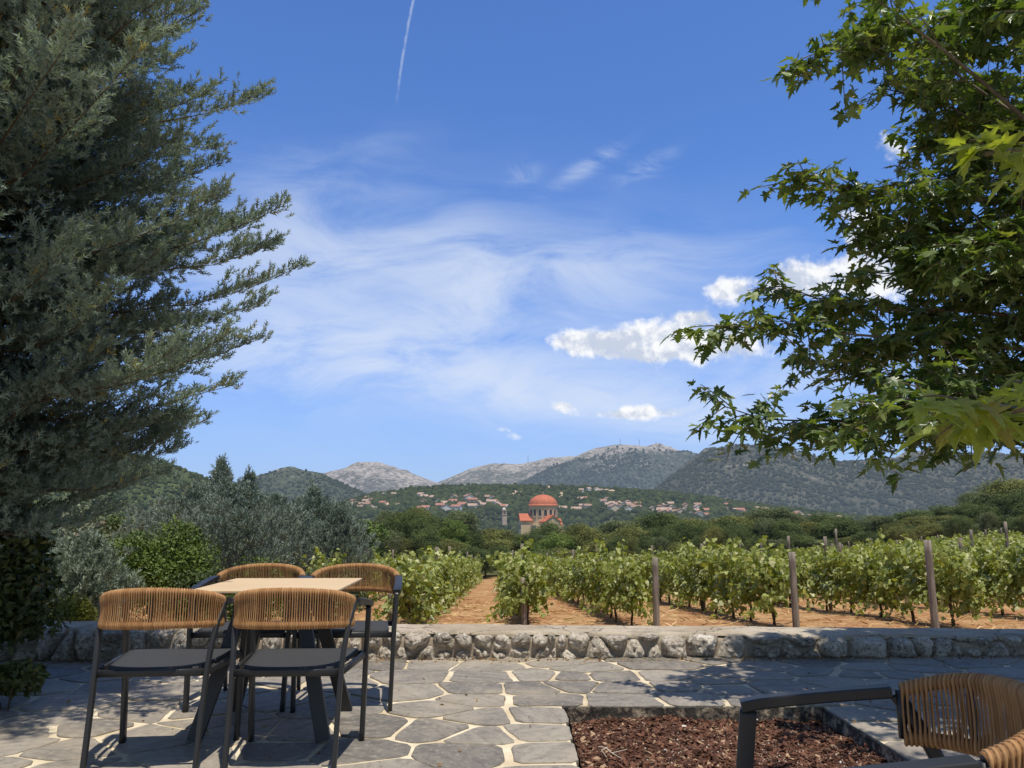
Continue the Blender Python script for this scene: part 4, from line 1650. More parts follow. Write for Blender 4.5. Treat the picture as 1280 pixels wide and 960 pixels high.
def conifer_twigs(rng, prof, z0, z1, nl, sub_step, twig_step, sub_len=0.5, az=None, rise=(0.05, 0.35), tipup=0.5, start=0.22, droop=0.18, boughs=None):
    """limbs round a stem: returns limb polylines, twig positions and directions"""
    limbs, TP, TD = [], [], []
    for i in range(nl):
        z = z0 + (z1 - z0) * (i + rng.random()) / nl
        a = (i * 2.39996 + rng.uniform(-.3, .3)) if az is None else az(i)
        L = float(np.interp(z, *prof)) * rng.uniform(.76, 1.0)
        if boughs is not None:
            q_ = float(vnoise(np.array([[math.cos(a) * 1.6 + 7, math.sin(a) * 1.6 + 3, z * boughs]]), 19)[0])
            L *= 1.04 if q_ > -.12 else .80
        if L < 0.05:
            continue
        rs = rng.uniform(*rise)
        n = max(4, int(L / .18))
        t = np.linspace(0, 1, n + 1)
        side = rng.uniform(-.22, .22)
        out = L * t
        lat = L * side * t * t
        zz = z + L * (rs * t - droop * np.sin(PI * t) + tipup * 0.28 * t ** 3) + 0.03 * np.cumsum(rng.normal(size=n + 1)) * .5
        ca, sa = math.cos(a), math.sin(a)
        P = np.stack([out * ca - lat * sa, out * sa + lat * ca, zz], 1)
        limbs.append(P)
        m = max(3, int(L * (1 - start) / sub_step))
        for k in range(m):
            u = start + (1 - start) * (k + rng.random()) / m
            f = u * n
            j = min(int(f), n - 1)
            b = P[j] + (P[j + 1] - P[j]) * (f - j)
            d0 = P[min(j + 1, n)] - P[j]
            d0 = d0 / np.linalg.norm(d0)
            th = rng.choice([-1, 1]) * rng.uniform(.35, 1.15) * (1 - .5 * (u > .9))
            c, s = math.cos(th), math.sin(th)
            d = np.array((d0[0] * c - d0[1] * s, d0[0] * s + d0[1] * c, d0[2] + rng.uniform(-.25, .75)))
            d /= np.linalg.norm(d)
            sl = sub_len * min(1.0, L) * (1.1 - .7 * u) * rng.uniform(.5, 1.25) * (.85 + .35 * math.sin(u * L * 9 + i * 1.7))
            q = max(2, int(sl / twig_step))
            v = (np.arange(q) + rng.random(q)) / q
            TP.append(b + d * (sl * v)[:, None] + rng.normal(size=(q, 3)) * twig_step * .45)
            dd = d + rng.normal(size=(q, 3)) * .45 + np.array((0, 0, .25))
            TD.append(dd)
        q = 6
        TP.append(P[-1] + rng.normal(size=(q, 3)) * .03)
        TD.append((P[-1] - P[-2]) / np.linalg.norm(P[-1] - P[-2]) + rng.normal(size=(q, 3)) * .3 + np.array((0, 0, .15)))
    return limbs, np.concatenate(TP), nrm(np.concatenate(TD))


# ------------------------------------------------------------------ the big blue-green cypress at the left
def build_cypress():
    rng = np.random.default_rng(21)
    X0, Y0 = -3.75, 4.85
    zg = -0.05
    prof = ([1.1, 1.3, 1.5, 1.8, 2.3, 3.4, 4.0, 4.45, 5.8, 7.2], [.9, 1.5, 1.9, 2.12, 2.20, 2.16, 1.95, 1.50, 0.95, 0.1])
    t = thing('cypress_tree', 'huge blue green cypress filling the left side, its ragged branches against the sky', 'tree', (X0, Y0, zg))
    limbs, P, D = conifer_twigs(rng, prof, 1.2, 7.1, 360, 0.022, 0.020, 0.40, rise=(-.14, .14), tipup=.45, start=.12, droop=.05, boughs=2.4)
    rel = np.hypot(P[:, 0], P[:, 1]) / np.maximum(.2, np.interp(P[:, 2], *prof))
    l2, P2, D2 = conifer_twigs(rng, ([4, 6], [3.0, 2.7]), 4.5, 5.7, 32, 0.035, 0.03, 0.40, az=lambda i: math.radians(-82 + 66 * ((i * .618) % 1)), rise=(.02, .2), tipup=.3)  # unseen high limbs added to shade the left paving
    limbs += l2
    P, D, rel = np.concatenate([P, P2]), np.concatenate([D, D2]), np.concatenate([rel, np.ones(len(P2))])
    # shorter inner twigs that close the crown, leaving a few holes
    nf = 34000
    zf = rng.uniform(1.25, 6.6, nf)
    af = rng.uniform(-2.2, 2.2, nf) - .35
    rf = (.25 + .45 * rng.random(nf) ** .7)
    Rf = rf * np.interp(zf, *prof)
    Pf = np.stack([Rf * np.cos(af), Rf * np.sin(af), zf + .12 * Rf], 1)
    kp = fbm(Pf * np.array((1.5, 1.5, 3.2)), 3, 15) > .02
    Df = nrm(Pf * np.array((1, 1, 0)) + rng.normal(size=Pf.shape) * .8 + np.array((0, 0, .5)))
    P, D, rel = np.concatenate([P, Pf[kp]]), np.concatenate([D, Df[kp]]), np.concatenate([rel, rf[kp] * .9])
    D = nrm(D + np.array((0, 0, .25)))
    n = len(P)
    size = rng.uniform(.042, .092, n)
    V, F = scatter(PLUME[0], PLUME[1], P, *frames(D, rng.random(n) * 6.3), size)
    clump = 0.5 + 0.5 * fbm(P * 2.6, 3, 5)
    rn = np.clip(0.22 * rng.random(n) + 0.75 * clump + .55 * np.clip(rel - .55, -.4, .5) - .05, 0, 1)  # outer tips lighter, inner sprays darker: crown shading put into leaf tone
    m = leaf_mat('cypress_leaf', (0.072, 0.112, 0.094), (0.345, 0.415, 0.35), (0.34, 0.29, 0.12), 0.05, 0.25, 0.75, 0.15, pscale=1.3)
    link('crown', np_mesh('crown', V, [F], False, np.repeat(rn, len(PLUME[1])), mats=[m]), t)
    q = MB()
    zz = np.linspace(-.2, 8.3, 18)
    q.tube([(0.05 * math.sin(z), 0.05 * math.cos(z * 1.3), z) for z in zz], [max(.02, .24 * (1 - z / 8.6) ** .8) for z in zz], 10)
    q.build('trunk', BARK, t, True)
    q = MB()
    for Pl in limbs:
        q.tube([tuple(p) for p in Pl], [max(.0025, .024 * (1 - i / len(Pl)) ** 1.7) for i in range(len(Pl))], 5)
    q.build('limbs', BARK, t, True)
    return n


build_cypress()


# ------------------------------------------------------------------ plane tree at the right
def plane_leaf():
    """five-lobed toothed leaf in the xy plane, stalk at the origin, tip along +y; folded along its midrib"""
    half = [(0, 0), (.10, -.03), (.22, -.10), (.25, .02), (.42, .04), (.34, .14), (.22, .24), (.36, .30), (.56, .46), (.40, .46), (.30, .44), (.17, .42), (.20, .58), (.13, .66), (.14, .80), (.05, .88), (0, 1.06)]
    ol = half + [(-x, y) for x, y in half[-2:0:-1]]
    V = [(0, .24, .0)]
    for x, y in ol:
        V.append((x, y, .10 * abs(x) - .22 * max(0, y - .35) ** 2 - .20 * max(0, abs(x) - .25)))
    n = len(ol)
    F = [(0, 1 + i, 1 + (i + 1) % n) for i in range(n)]
    return np.array(V), np.array(F)


PLEAF = plane_leaf()
PLEAF_CURL = (PLEAF[0] * np.array((.82, 1, 1)) + np.stack([0 * PLEAF[0][:, 0], 0 * PLEAF[0][:, 0], .34 * np.abs(PLEAF[0][:, 0]) - .30 * np.maximum(0, PLEAF[0][:, 1] - .3)], 1), PLEAF[1])
PLEAF_FLAT = (PLEAF[0] * np.array((1.05, .92, -.8)), PLEAF[1])


def leaves_along(rng, pts, n_twig, tw, n_leaf, spread=0.9, up=0.1, back=0.0):
    """twigs off a branch polyline and the leaves on them"""
    pts = np.array(smooth_path(pts, 10))
    seg = np.linalg.norm(np.diff(pts, axis=0), axis=1)
    L = np.concatenate([[0], np.cumsum(seg)])
    twigs, LP, LD, LN = [], [], [], []
    for k in range(n_twig):
        u = L[-1] * (k + rng.random()) / n_twig
        b = np.array([np.interp(u, L, pts[:, i]) for i in range(3)])
        e = np.array([np.interp(min(L[-1], u + .1), L, pts[:, i]) for i in range(3)]) - np.array([np.interp(max(0, u - .1), L, pts[:, i]) for i in range(3)])
        e /= np.linalg.norm(e)
        d = e * rng.uniform(.2, .9) + rng.normal(size=3) * spread * np.array((.8, .9, .75)) + np.array((0, 0, up))
        d /= np.linalg.norm(d)
        sl = tw * rng.uniform(.5, 1.2)
        last = u > L[-1] * .96
        m = n_leaf + (3 if last else 0)
        bend = np.array((0, 0, -.25)) + rng.normal(size=3) * .2
        T = np.linspace(0, 1, 5)[:, None]
        tp = b + d * sl * T + bend * sl * T * T * .6
        twigs.append(tp)
        for j in range(m):
            v = .25 + .75 * (j + rng.random()) / m
            p = b + d * sl * v + bend * sl * v * v * .6
            a = j * 2.5 + rng.uniform(-.5, .5)
            o = np.array((math.cos(a), math.sin(a), 0)) + d * .6
            o[2] = 0
            o = o / (np.linalg.norm(o) + 1e-6)
            drop = rng.uniform(-1.3, .25)
            ld = o + np.array((0, 0, drop))
            nn = np.array((0, 0, 1.0)) + rng.normal(size=3) * .38 + o * (-drop * .5)
            LP.append(p + ld / np.linalg.norm(ld) * rng.uniform(.02, .06))
            LD.append(ld)
            LN.append(nn)
    return pts, twigs, np.array(LP), nrm(np.array(LD)), nrm(np.array(LN))


def leaf_frames(LD, LN):
    Y = LD
    X = nrm(np.cross(Y, LN))
    return X, Y, np.cross(X, Y)


def build_plane():
    rng = np.random.default_rng(8)
    X0, Y0 = 4.9, 5.1
    t = thing('plane_tree', 'large plane tree with lobed leaves reaching in from the right above the vineyard', 'tree', (X0, Y0, 0))
    base = np.array((X0, Y0, 0))
    fork = np.array((X0, Y0, 2.0))

    def B(*pp):
        return [at(x, y, d) for x, y, d in pp]
    main = [  # outer branches as they reach into the sky: (photo x, y, distance)
        B((1420, -60, 5.2), (1230, 5, 5.0), (1120, 40, 4.9), (1010, 70, 4.8)),
        B((1420, 40, 5.6), (1240, 60, 5.3), (1130, 55, 5.2), (1060, 40, 5.1)),
        B((1430, 190, 5.2), (1260, 170, 5.0), (1180, 130, 5.0), (1110, 112, 5.0)),
        B((1430, 260, 5.0), (1220, 250, 4.8), (1090, 240, 4.7), (1000, 222, 4.6)),
        B((1440, 330, 5.5), (1260, 300, 5.2), (1150, 285, 5.0), (1068, 290, 4.9)),
        B((1440, 420, 5.6), (1220, 390, 5.2), (1070, 385, 5.0), (965, 352, 4.9)),
        B((1440, 450, 5.2), (1200, 430, 5.0), (1030, 415, 4.8), (905, 408, 4.7)),
        B((1440, 540, 5.4), (1240, 530, 5.1), (1070, 526, 4.9), (965, 524, 4.8), (905, 508, 4.75)),
        B((1440, 520, 5.0), (1250, 505, 4.8), (1130, 525, 4.7), (1050, 548, 4.6)),
        B((1440, 480, 6.2), (1230, 470, 5.9), (1080, 470, 5.8), (1010, 450, 5.7)),
        B((1440, 360, 6.2), (1230, 350, 5.8), (1140, 345, 5.6), (1090, 340, 5.5)),
        B((1440, 210, 6.2), (1280, 190, 6.0), (1210, 180, 5.8), (1150, 185, 5.6)),
        B((1440, 100, 6.4), (1300, 110, 6.1), (1240, 110, 5.9), (1190, 100, 5.7)),
        B((1440, 500, 4.6), (1300, 500, 4.4), (1180, 500, 4.3), (1110, 510, 4.2)),
        B((1440, 300, 4.6), (1330, 300, 4.5), (1260, 300, 4.4), (1200, 310, 4.3)),
        B((1440, 420, 6.6), (1300, 410, 6.4), (1230, 400, 6.3), (1160, 400, 6.2)),
        B((1450, 40, 4.8), (1340, 30, 4.7), (1280, 20, 4.6), (1230, 10, 4.5)),
        B((1450, 150, 5.6), (1340, 150, 5.4), (1260, 140, 5.3), (1200, 150, 5.2)),
        B((1450, 240, 5.5), (1320, 230, 5.3), (1230, 215, 5.2), (1160, 225, 5.1)),
        B((1450, 350, 5.0), (1320, 350, 4.9), (1200, 345, 4.8), (1110, 320, 4.7)),
        B((1450, 470, 5.6), (1300, 460, 5.4), (1170, 440, 5.2), (1090, 430, 5.1)),
        B((1450, 520, 5.4), (1330, 505, 5.2), (1230, 510, 5.1), (1160, 520, 5.0)),
    ]
    # branches outside the picture that shade the terrace and the wall
    shade = []
    for (x, y, z) in ((1.9, 4.3, 4.6), (2.4, 5.0, 4.9), (2.9, 4.0, 4.4), (3.4, 5.4, 3.9), (3.7, 4.6, 3.3), (3.3, 6.3, 3.6), (4.6, 6.6, 3.4), (2.6, 3.3, 4.9), (3.2, 2.8, 4.4), (5.6, 6.4, 3.2), (6.2, 5.2, 3.2), (4.2, 3.4, 4.0), (2.0, 2.4, 5.0), (1.5, 1.6, 4.9), (2.9, 1.6, 4.6), (1.3, .95, 4.1), (1.05, .55, 4.5), (1.7, 1.2, 4.2), (1.75, .45, 4.4), (1.5, .75, 3.9), (1.2, .75, 3.6), (1.45, 1.0, 3.7), (1.1, .9, 4.6), (1.35, .5, 3.9), (1.6, .95, 4.5), (1.0, .8, 4.0), (1.3, .7, 4.7), (1.75, .8, 3.8), (5.2, 4.0, 5.2), (4.2, 5.8, 5.6)):
        e = np.array((x, y, z))
        mid = fork * .45 + e * .55 + np.array((0, 0, .35))
        shade.append([fork + (0, 0, rng.uniform(.1, 1.2)), mid, e])
    tv, tf = PLEAF
    VV, FF, RR, o = [], [], [], 0
    wood = MB()
    nleaf = 0

    def emit(LP, LD, LN, lo, hi, tone=None):
        nonlocal o, nleaf
        pick = rng.integers(0, 3, len(LP))
        for kk, (tv, tf) in enumerate((PLEAF, PLEAF_CURL, PLEAF_FLAT)):
            sel = pick == kk
            n = int(sel.sum())
            if not n:
                continue
            X, Y, Z = leaf_frames(LD[sel], LN[sel])
            V, F = scatter(tv, tf, LP[sel], X, Y, Z, rng.uniform(lo, hi, n))
            VV.append(V - base)
            FF.append(F + o)
            r_ = np.clip(rng.random(n) ** 1.6, 0, 1) if tone is None else np.clip(tone + .25 * rng.random(n), 0, 1)
            RR.append(np.repeat(r_, len(tf)))
            o += len(V)
        nleaf += n
    overhead = []  # unseen leafy branch ends added to shade the near chair
    for (x, y, z) in ((1.05, .75, 4.3), (1.3, .95, 4.1), (1.5, .6, 4.0), (1.25, .45, 4.4), (1.7, .95, 4.2), (1.15, 1.1, 3.8), (1.55, 1.15, 3.9), (1.85, .7, 4.0)):
        e = np.array((x, y, z))
        shade.append([fork + (0, 0, rng.uniform(.6, 1.2)), np.array((3.6, 3.4, 4.0)) + rng.normal(size=3) * .2, np.array((2.7, 1.9, z + .15)) + rng.normal(size=3) * .15])
        overhead.append([shade[-1][-1], (shade[-1][-1] + e) / 2 + (0, 0, .1), e])
    for i, pl in enumerate(main + shade + overhead):
        inn = i >= len(main)
        first = np.array(pl[0])
        pts, tw, LP, LD, LN = leaves_along(rng, pl, (30 if i >= len(main) + len(shade) else 20) if inn else 62, .42 if inn else .32, 11 if inn else 12, spread=.6 if not inn else .9)
        emit(LP, LD, LN, .062, .118)
        if not inn:
            c = fork + np.array((0, 0, max(.2, (first[2] - 2) * .45)))
            con = smooth_path([c, (c + first) / 2 + (0, 0, .15), first], 6)[:-1]
            pts = np.concatenate([con, pts])
        q = len(pts)
        wood.tube([tuple(p - base) for p in pts], [max(.004, .034 * (1 - j / q) ** 1.3) for j in range(q)], 6)
        for tp in tw:
            wood.tube([tuple(p - base) for p in tp], [.0045, .004, .0035, .003, .002], 4)
    m = leaf_mat('plane_leaf', (0.066, 0.112, 0.032), (0.25, 0.315, 0.115), (0.26, 0.27, 0.085), 0.10, 0.30, 0.36, 0.5, (1.5, 1.6, .35), pscale=.9)
    link('crown', np_mesh('crown', np.concatenate(VV), [np.concatenate(FF)], False, np.concatenate(RR), mats=[m]), t)
    zz = np.linspace(-.1, 5.2, 14)
    wood.tube([(0.06 * math.sin(z * 1.1), 0.05 * math.sin(z * .8 + 1), z) for z in zz], [max(.05, .20 * (1 - z / 7)) for z in zz], 12)
    wood.build('trunk', PALEBARK, t, True)
    # nearer, sunlit sprays of the same tree's lowest branches
    m2 = leaf_mat('sunlit_plane_leaf', (0.20, 0.27, 0.05), (0.46, 0.49, 0.11), (0.34, 0.30, 0.10), 0.15, 0.40, 0.45, 0.4, (1.4, 1.45, .3), pscale=3)  # sunlight through these leaves put into a brighter leaf colour
    for pl, nt_ in ((B((1520, 150, 2.6), (1380, 170, 2.45), (1290, 185, 2.35), (1232, 192, 2.3)), 12), (B((1560, 520, 2.5), (1420, 520, 2.35), (1290, 512, 2.25), (1190, 500, 2.15)), 16), (B((1560, 470, 2.7), (1420, 470, 2.6), (1330, 470, 2.5), (1270, 478, 2.45)), 8)):
        VV.clear(), FF.clear(), RR.clear()
        o = 0
        wood2 = MB()
        pts, tw, LP, LD, LN = leaves_along(rng, pl, nt_, .22, 8, spread=.5, up=.0)
        emit(LP, LD, LN, .078, .122, .35)
        wood2.tube([tuple(p - base) for p in pts], [.008] * len(pts), 6)
        for tp in tw:
            wood2.tube([tuple(p - base) for p in tp], [.004, .0035, .003, .0025, .002], 4)
        sp = link('low_spray', np_mesh('low_spray', np.concatenate(VV), [np.concatenate(FF)], False, np.concatenate(RR), mats=[m2]), t)
        tag(sp, 'yellow green sunlit leaves hanging close at the right edge')
        wood2.build('twigs', PALEBARK, sp, True)


build_plane()

# ------------------------------------------------------------------ broadleaf crowns
LEAF4 = (np.array([(0, 0, 0), (.30, .42, .10), (0, 1, -.06), (-.30, .42, .10)]), np.array([(0, 1, 2, 3)]))


def crown_points(rng, n, shape, nclump, rclump, hollow=.55, fill=0.5):
    """leaf positions in clumps spread through an ellipsoid; returns points and outward directions"""
    d = nrm(rng.normal(size=(nclump, 3)))
    d[:, 2] = np.where(d[:, 2] < -.55, -d[:, 2], d[:, 2])
    r = hollow + (1 - hollow) * rng.random(nclump) ** .6
    C = d * r[:, None] * np.array(shape) * .86
    rc = rclump * rng.uniform(.6, 1.35, nclump)
    k = rng.integers(0, nclump, n)
    e = nrm(rng.normal(size=(n, 3)))
    rad = (fill + (1 - fill) * rng.random(n)) ** .7
    P = C[k] + e * (rc[k] * rad)[:, None] * np.array((1, 1, .85))
    return P, nrm(e + .5 * d[k]), k


def leaf_cloud(rng, P, N, size, tmpl=LEAF4, tilt=.6):
    n = len(P)
    nn = nrm(N + rng.normal(size=(n, 3)) * tilt + np.array((0, 0, .35)))
    dd = nrm(np.cross(nn, rng.normal(size=(n, 3))) + N * .5)
    X = nrm(np.cross(dd, nn))
    Z = np.cross(X, dd)
    return scatter(tmpl[0], tmpl[1], P, X, dd, Z, size)


def crown_mesh(seed, n, shape, nclump, rclump, size, mat, zc, hollow=.55):
    rng = np.random.default_rng(seed)
    P, N, k = crown_points(rng, n, shape, nclump, rclump, hollow)
    P[:, 2] += zc
    tone = rng.random(nclump)
    V, F = leaf_cloud(rng, P, N, rng.uniform(size * .7, size * 1.3, n))
    return np_mesh('crown', V, [F], False, np.clip(.6 * tone[k] + .5 * rng.random(n) - .05, 0, 1), mats=[mat])


def trunk_mesh(seed, h, r, lean=.1, forks=4, fh=.5, spread=.5, mat=BARK):
    rr = random.Random(seed)
    q = MB()
    pts = [(lean * math.sin(z * 1.3 + seed), lean * math.cos(z + seed) - lean, z) for z in np.linspace(-.4, h, 8)]
    q.tube(pts, [r * (1.25 - .8 * i / 7) for i in range(8)], 8)
    for i in range(forks):
        a = 2 * PI * i / forks + rr.uniform(-.4, .4)
        z0 = h * rr.uniform(fh, .95)
        L = h * spread * rr.uniform(.7, 1.1)
        q.tube([(0, 0, z0), (L * .4 * math.cos(a), L * .4 * math.sin(a), z0 + L * .4), (L * math.cos(a), L * math.sin(a), z0 + L * .75)], [r * .5, r * .35, r * .12], 5)
    return q.mesh('trunk', mat, True)


# trees behind the vineyard: unit crowns about 1 m in radius, 2.3 m tall
TREE_M = [leaf_mat('tree_leaf_dark', (0.058, 0.088, 0.026), (0.19, 0.235, 0.075), None, 0, .12, .6, .2, patch=.35, pscale=.5, haze=.012),
          leaf_mat('tree_leaf_olive', (0.105, 0.122, 0.033), (0.31, 0.315, 0.092), (0.17, 0.13, 0.05), .1, .12, .6, .2, patch=.3, pscale=.5, haze=.012),
          leaf_mat('tree_leaf_bright', (0.085, 0.140, 0.030), (0.25, 0.33, 0.080), None, 0, .15, .6, .2, patch=.3, pscale=.5, haze=.010),
          leaf_mat('tree_leaf_grey', (0.095, 0.118, 0.052), (0.25, 0.28, 0.135), None, 0, .10, .65, .15, patch=.3, pscale=.5, haze=.012)]
TREES = []
for i in range(7):
    mt = TREE_M[(0, 1, 0, 2, 3, 1, 0)[i]]
    shp = ((1, 1, 1.2), (1.1, 1.0, 1.0), (.75, .8, 1.4), (1, 1, 1.2), (.8, .85, 1.35), (1.05, 1.0, 1.05), (.9, 1.0, 1.3))[i]
    cm_ = crown_mesh(100 + i, 26000, shp, 90, .25, .045, mt, 1.22, .45)
    co_ = np.empty(len(cm_.vertices) * 3, np.float32)
    cm_.vertices.foreach_get('co', co_)
    hi_ = np.percentile(co_[2::3], 99.3)
    co_[2::3] *= 2.3 / hi_
    cm_.vertices.foreach_set('co', co_)
    TREES.append((cm_, trunk_mesh(i, 1.1, .07, .05, 5, .4, .6)))


def tree(kind, x, y, h, w, label, group, name='broadleaf_tree'):
    z = float(ground_z(x, y))
    t = thing(name, label, 'tree', (x, y, z - .1), random.uniform(0, 6.28), group, (w / 2, w / 2, h / 2.3))
    link('crown', TREES[kind][0], t)
    link('trunk', TREES[kind][1], t)
    return t


TOPS = [(400, 655), (440, 652), (480, 640), (520, 633), (560, 646), (600, 652), (638, 655), (650, 660), (672, 664), (690, 661), (712, 654), (750, 650), (785, 642), (805, 637), (850, 642), (900, 634), (950, 641), (1000, 648), (1050, 641), (1100, 641), (1150, 632), (1200, 624), (1240, 614), (1280, 606), (1400, 600)]
x = 425
ZONES = ((520, 'left of the yellow house', 0), (640, 'between yellow house and church', 1), (720, 'in front of the church', 2), (820, 'just right of the church', 3), (960, 'below the highest peak', 4), (1120, 'below the right mountain', 5), (1700, 'at far right behind tall vines', 6))
KINDN = ('dense dark green', 'olive green', 'dense dark green', 'fresh green', 'greyish green', 'olive green', 'dense dark green')
for layer, (d0, dy, wpx) in enumerate(((78, 0, 74), (67, 12, 56), (60.5, 29, 40))):
    x = 415 - 20 * layer
    while x < 1420:
        w = wpx * random.uniform(.7, 1.45)
        px = x + w / 2
        top = np.interp(px, [a for a, b in TOPS], [b for a, b in TOPS]) + dy + random.uniform(-8, 12)
        d = d0 + random.uniform(-1.5, 4)
        p = at(px, top, d)
        g0 = float(ground_z(p[0], d))
        h = max(1.6, p[2] - g0 + .1)
        kind = random.choice([0, 1, 2, 6, 0, 1, 4, 5] + ([3] if px < 700 else []))
        zone = next(zz for lim, zz, k in ZONES if px < lim)
        where = ('tall back rank', 'middle rank', 'low front rank')[layer]
        lb = '%s tree, %s, %s' % (KINDN[kind], where, zone)
        tree(kind, p[0], d, h, w * d / 960 * 1.02, lb, '%s trees, %s, %s' % (KINDN[kind], where, zone))
        x += w * .50

# ------------------------------------------------------------------ planting behind the left part of the wall
def blue_conifer(px, top, d, base_w, label, seed, lead=False, group=None, mat=None, name='blue_cypress'):
    rng = np.random.default_rng(seed)
    p = at(px, top, d)
    z0 = float(ground_z(p[0], d))
    h = p[2] - z0
    R = base_w * d / 960 / 2
    prof = ([0, .06 * h, .3 * h, .52 * h, .72 * h, .88 * h, h], [R * .8, R, R * .92, R * .64, R * (.18 if lead else .30), R * (.06 if lead else .12), .02])
    t = thing(name, label, 'tree', (p[0], d, z0), 0, group)
    k = d / 20
    limbs, P, D = conifer_twigs(rng, prof, .05 * h, h * .985, int(110 + 34 * h), .13 * k, .062 * k, .42, rise=(.55, 1.35), tipup=.6, start=.12, droop=.08)
    # leader
    q = 40
    zz = h * (0.72 + .28 * rng.random(q))
    P = np.concatenate([P, np.stack([rng.normal(size=q) * .05 * (1.2 - zz / h) * 3, rng.normal(size=q) * .05 * (1.2 - zz / h) * 3, zz], 1)])
    D = np.concatenate([D, nrm(np.stack([rng.normal(size=q) * .35, rng.normal(size=q) * .35, np.ones(q)], 1))])
    n = len(P)
    V, F = scatter(PLUME_S[0], PLUME_S[1], P, *frames(D, rng.random(n) * 6.3), rng.uniform(.11, .23, n) * k ** .6)
    clump = .5 + .5 * fbm(P * 1.6, 3, seed)
    link('crown', np_mesh('crown', V, [F], False, np.repeat(np.clip(.35 * rng.random(n) + .7 * clump - .05, 0, 1), len(PLUME_S[1])), mats=[mat or BLUE]), t)
    tq = MB()
    tq.tube([(0, 0, -.2), (0.03, 0, h * .5), (0, 0, h * .97)], [.10, .06, .012], 7)
    tq.build('trunk', BARK, t, True)


BLUE = leaf_mat('blue_conifer_leaf', (0.125, 0.165, 0.130), (0.36, 0.42, 0.35), (0.17, 0.15, 0.07), .06, .12, .7, .2, patch=.25, pscale=.8, haze=.01)
BLUE2 = leaf_mat('silver_juniper_leaf', (0.16, 0.20, 0.145), (0.42, 0.48, 0.38), None, 0, .12, .7, .2, patch=.25, pscale=2)
for i, (px, top, d, w, lead, lb) in enumerate((
        (278, 570, 21.0, 120, True, 'blue green cypress with the tallest thin leader, left of the table'),
        (312, 588, 21.6, 110, True, 'blue green cypress with a thin leader just right of the tallest one'),
        (243, 600, 19.0, 115, True, 'blue green cypress left of the tallest leader, above the round green bush'),
        (345, 622, 20.0, 125, False, 'broad blunt blue green cypress behind the far left chair'),
        (392, 606, 22.0, 120, True, 'dense blue green cypress behind the table between the two far chairs'),
        (425, 640, 19.5, 90, False, 'small blue green cypress at the right end of the cypress group'),
        (205, 628, 23.0, 110, False, 'greyish cypress furthest left in the cypress group'),
        (300, 645, 17.0, 150, False, 'low wide blue green cypress in front of the taller ones'))):
    blue_conifer(px, top, d, w, lb, 300 + i, lead, 'blue green cypresses left of the vineyard')
blue_conifer(112, 668, 8.6, 120, 'silvery blue juniper with feathery tips behind the shaded wall', 320, False, None, BLUE2, 'silver_juniper')
blue_conifer(40, 655, 9.2, 130, 'darker blue juniper in the shade at the left edge behind the wall', 321, False, None, BLUE2, 'silver_juniper')


def shrub(px, top, d, w, label, seed, mat, size=.06, n=6000, name='shrub', squash=1.0, ncl=46, zoff=None, group=None, stem=1.0):
    p = at(px, top, d)
    z0 = float(ground_z(p[0], d)) if zoff is None else zoff
    h = p[2] - z0
    R = w * d / 960 / 2
    t = thing(name, label, 'shrub', (p[0], d, z0), 0, group)
    link('crown', crown_mesh(seed, n, (R, R * .9, h / 2 * squash), ncl, min(R, h / 2) * .34, size, mat, h / 2, .4), t)
    q = MB()
    rr = random.Random(seed)
    for i in range(5):
        a = rr.uniform(0, 6.28)
        q.tube([(0, 0, -.1), (R * .25 * math.cos(a), R * .25 * math.sin(a), h * .35), (R * .5 * math.cos(a), R * .5 * math.sin(a), h * .7)], [.022 * stem, .016 * stem, .006 * stem], 5)
    q.build('trunk', BARK, t, True)


BUSH = leaf_mat('bush_leaf', (0.058, 0.100, 0.018), (0.18, 0.245, 0.048), None, 0, .25, .5, .35, patch=.25, pscale=1.5)
YEL = leaf_mat('golden_leaf', (0.14, 0.15, 0.02), (0.36, 0.34, 0.05), None, 0, .25, .5, .3, patch=.2, pscale=4)
PALE = leaf_mat('pale_leaf', (0.13, 0.15, 0.09), (0.34, 0.36, 0.25), None, 0, .2, .55, .3, patch=.25, pscale=2)
DARK = leaf_mat('hedge_leaf', (0.037, 0.061, 0.018), (0.122, 0.163, 0.044), None, 0, .12, .55, .25, patch=.3, pscale=1)
shrub(206, 652, 11.5, 135, 'round bright green bush behind the near left chair', 401, BUSH, .055, 9000)
shrub(150, 668, 12.5, 100, 'green bush between the silvery juniper and the round bush', 402, BUSH, .055, 6000)
shrub(92, 742, 7.35, 78, 'low golden yellow shrub just behind the shaded wall', 403, YEL, .035, 5000)
shrub(98, 604, 9.6, 90, 'pale leaved tall shrub under the cypress branches at the left', 404, PALE, .05, 3200, ncl=34)
shrub(20, 612, 9.0, 110, 'pale green tall shrub at the left edge under the cypress', 405, PALE, .05, 3000, ncl=30)
shrub(150, 640, 27, 110, 'dark clipped hedge bush below the pinkish houses', 406, DARK, .12, 5000)
shrub(230, 655, 15, 90, 'dark green bush behind the round bright bush', 407, DARK, .08, 5000)
shrub(452, 648, 36, 70, 'fresh green tree right of the cypress group', 408, TREE_M[2], .16, 7000, 'broadleaf_tree')
shrub(330, 700, 12.5, 130, 'green bush behind the far left chair', 409, BUSH, .055, 6000)
shrub(255, 712, 10.5, 110, 'dark green low bush behind the left chairs', 410, DARK, .055, 5000)
shrub(420, 705, 14.5, 90, 'small grey green bush behind the far right chair', 411, TREE_M[3], .07, 5000)
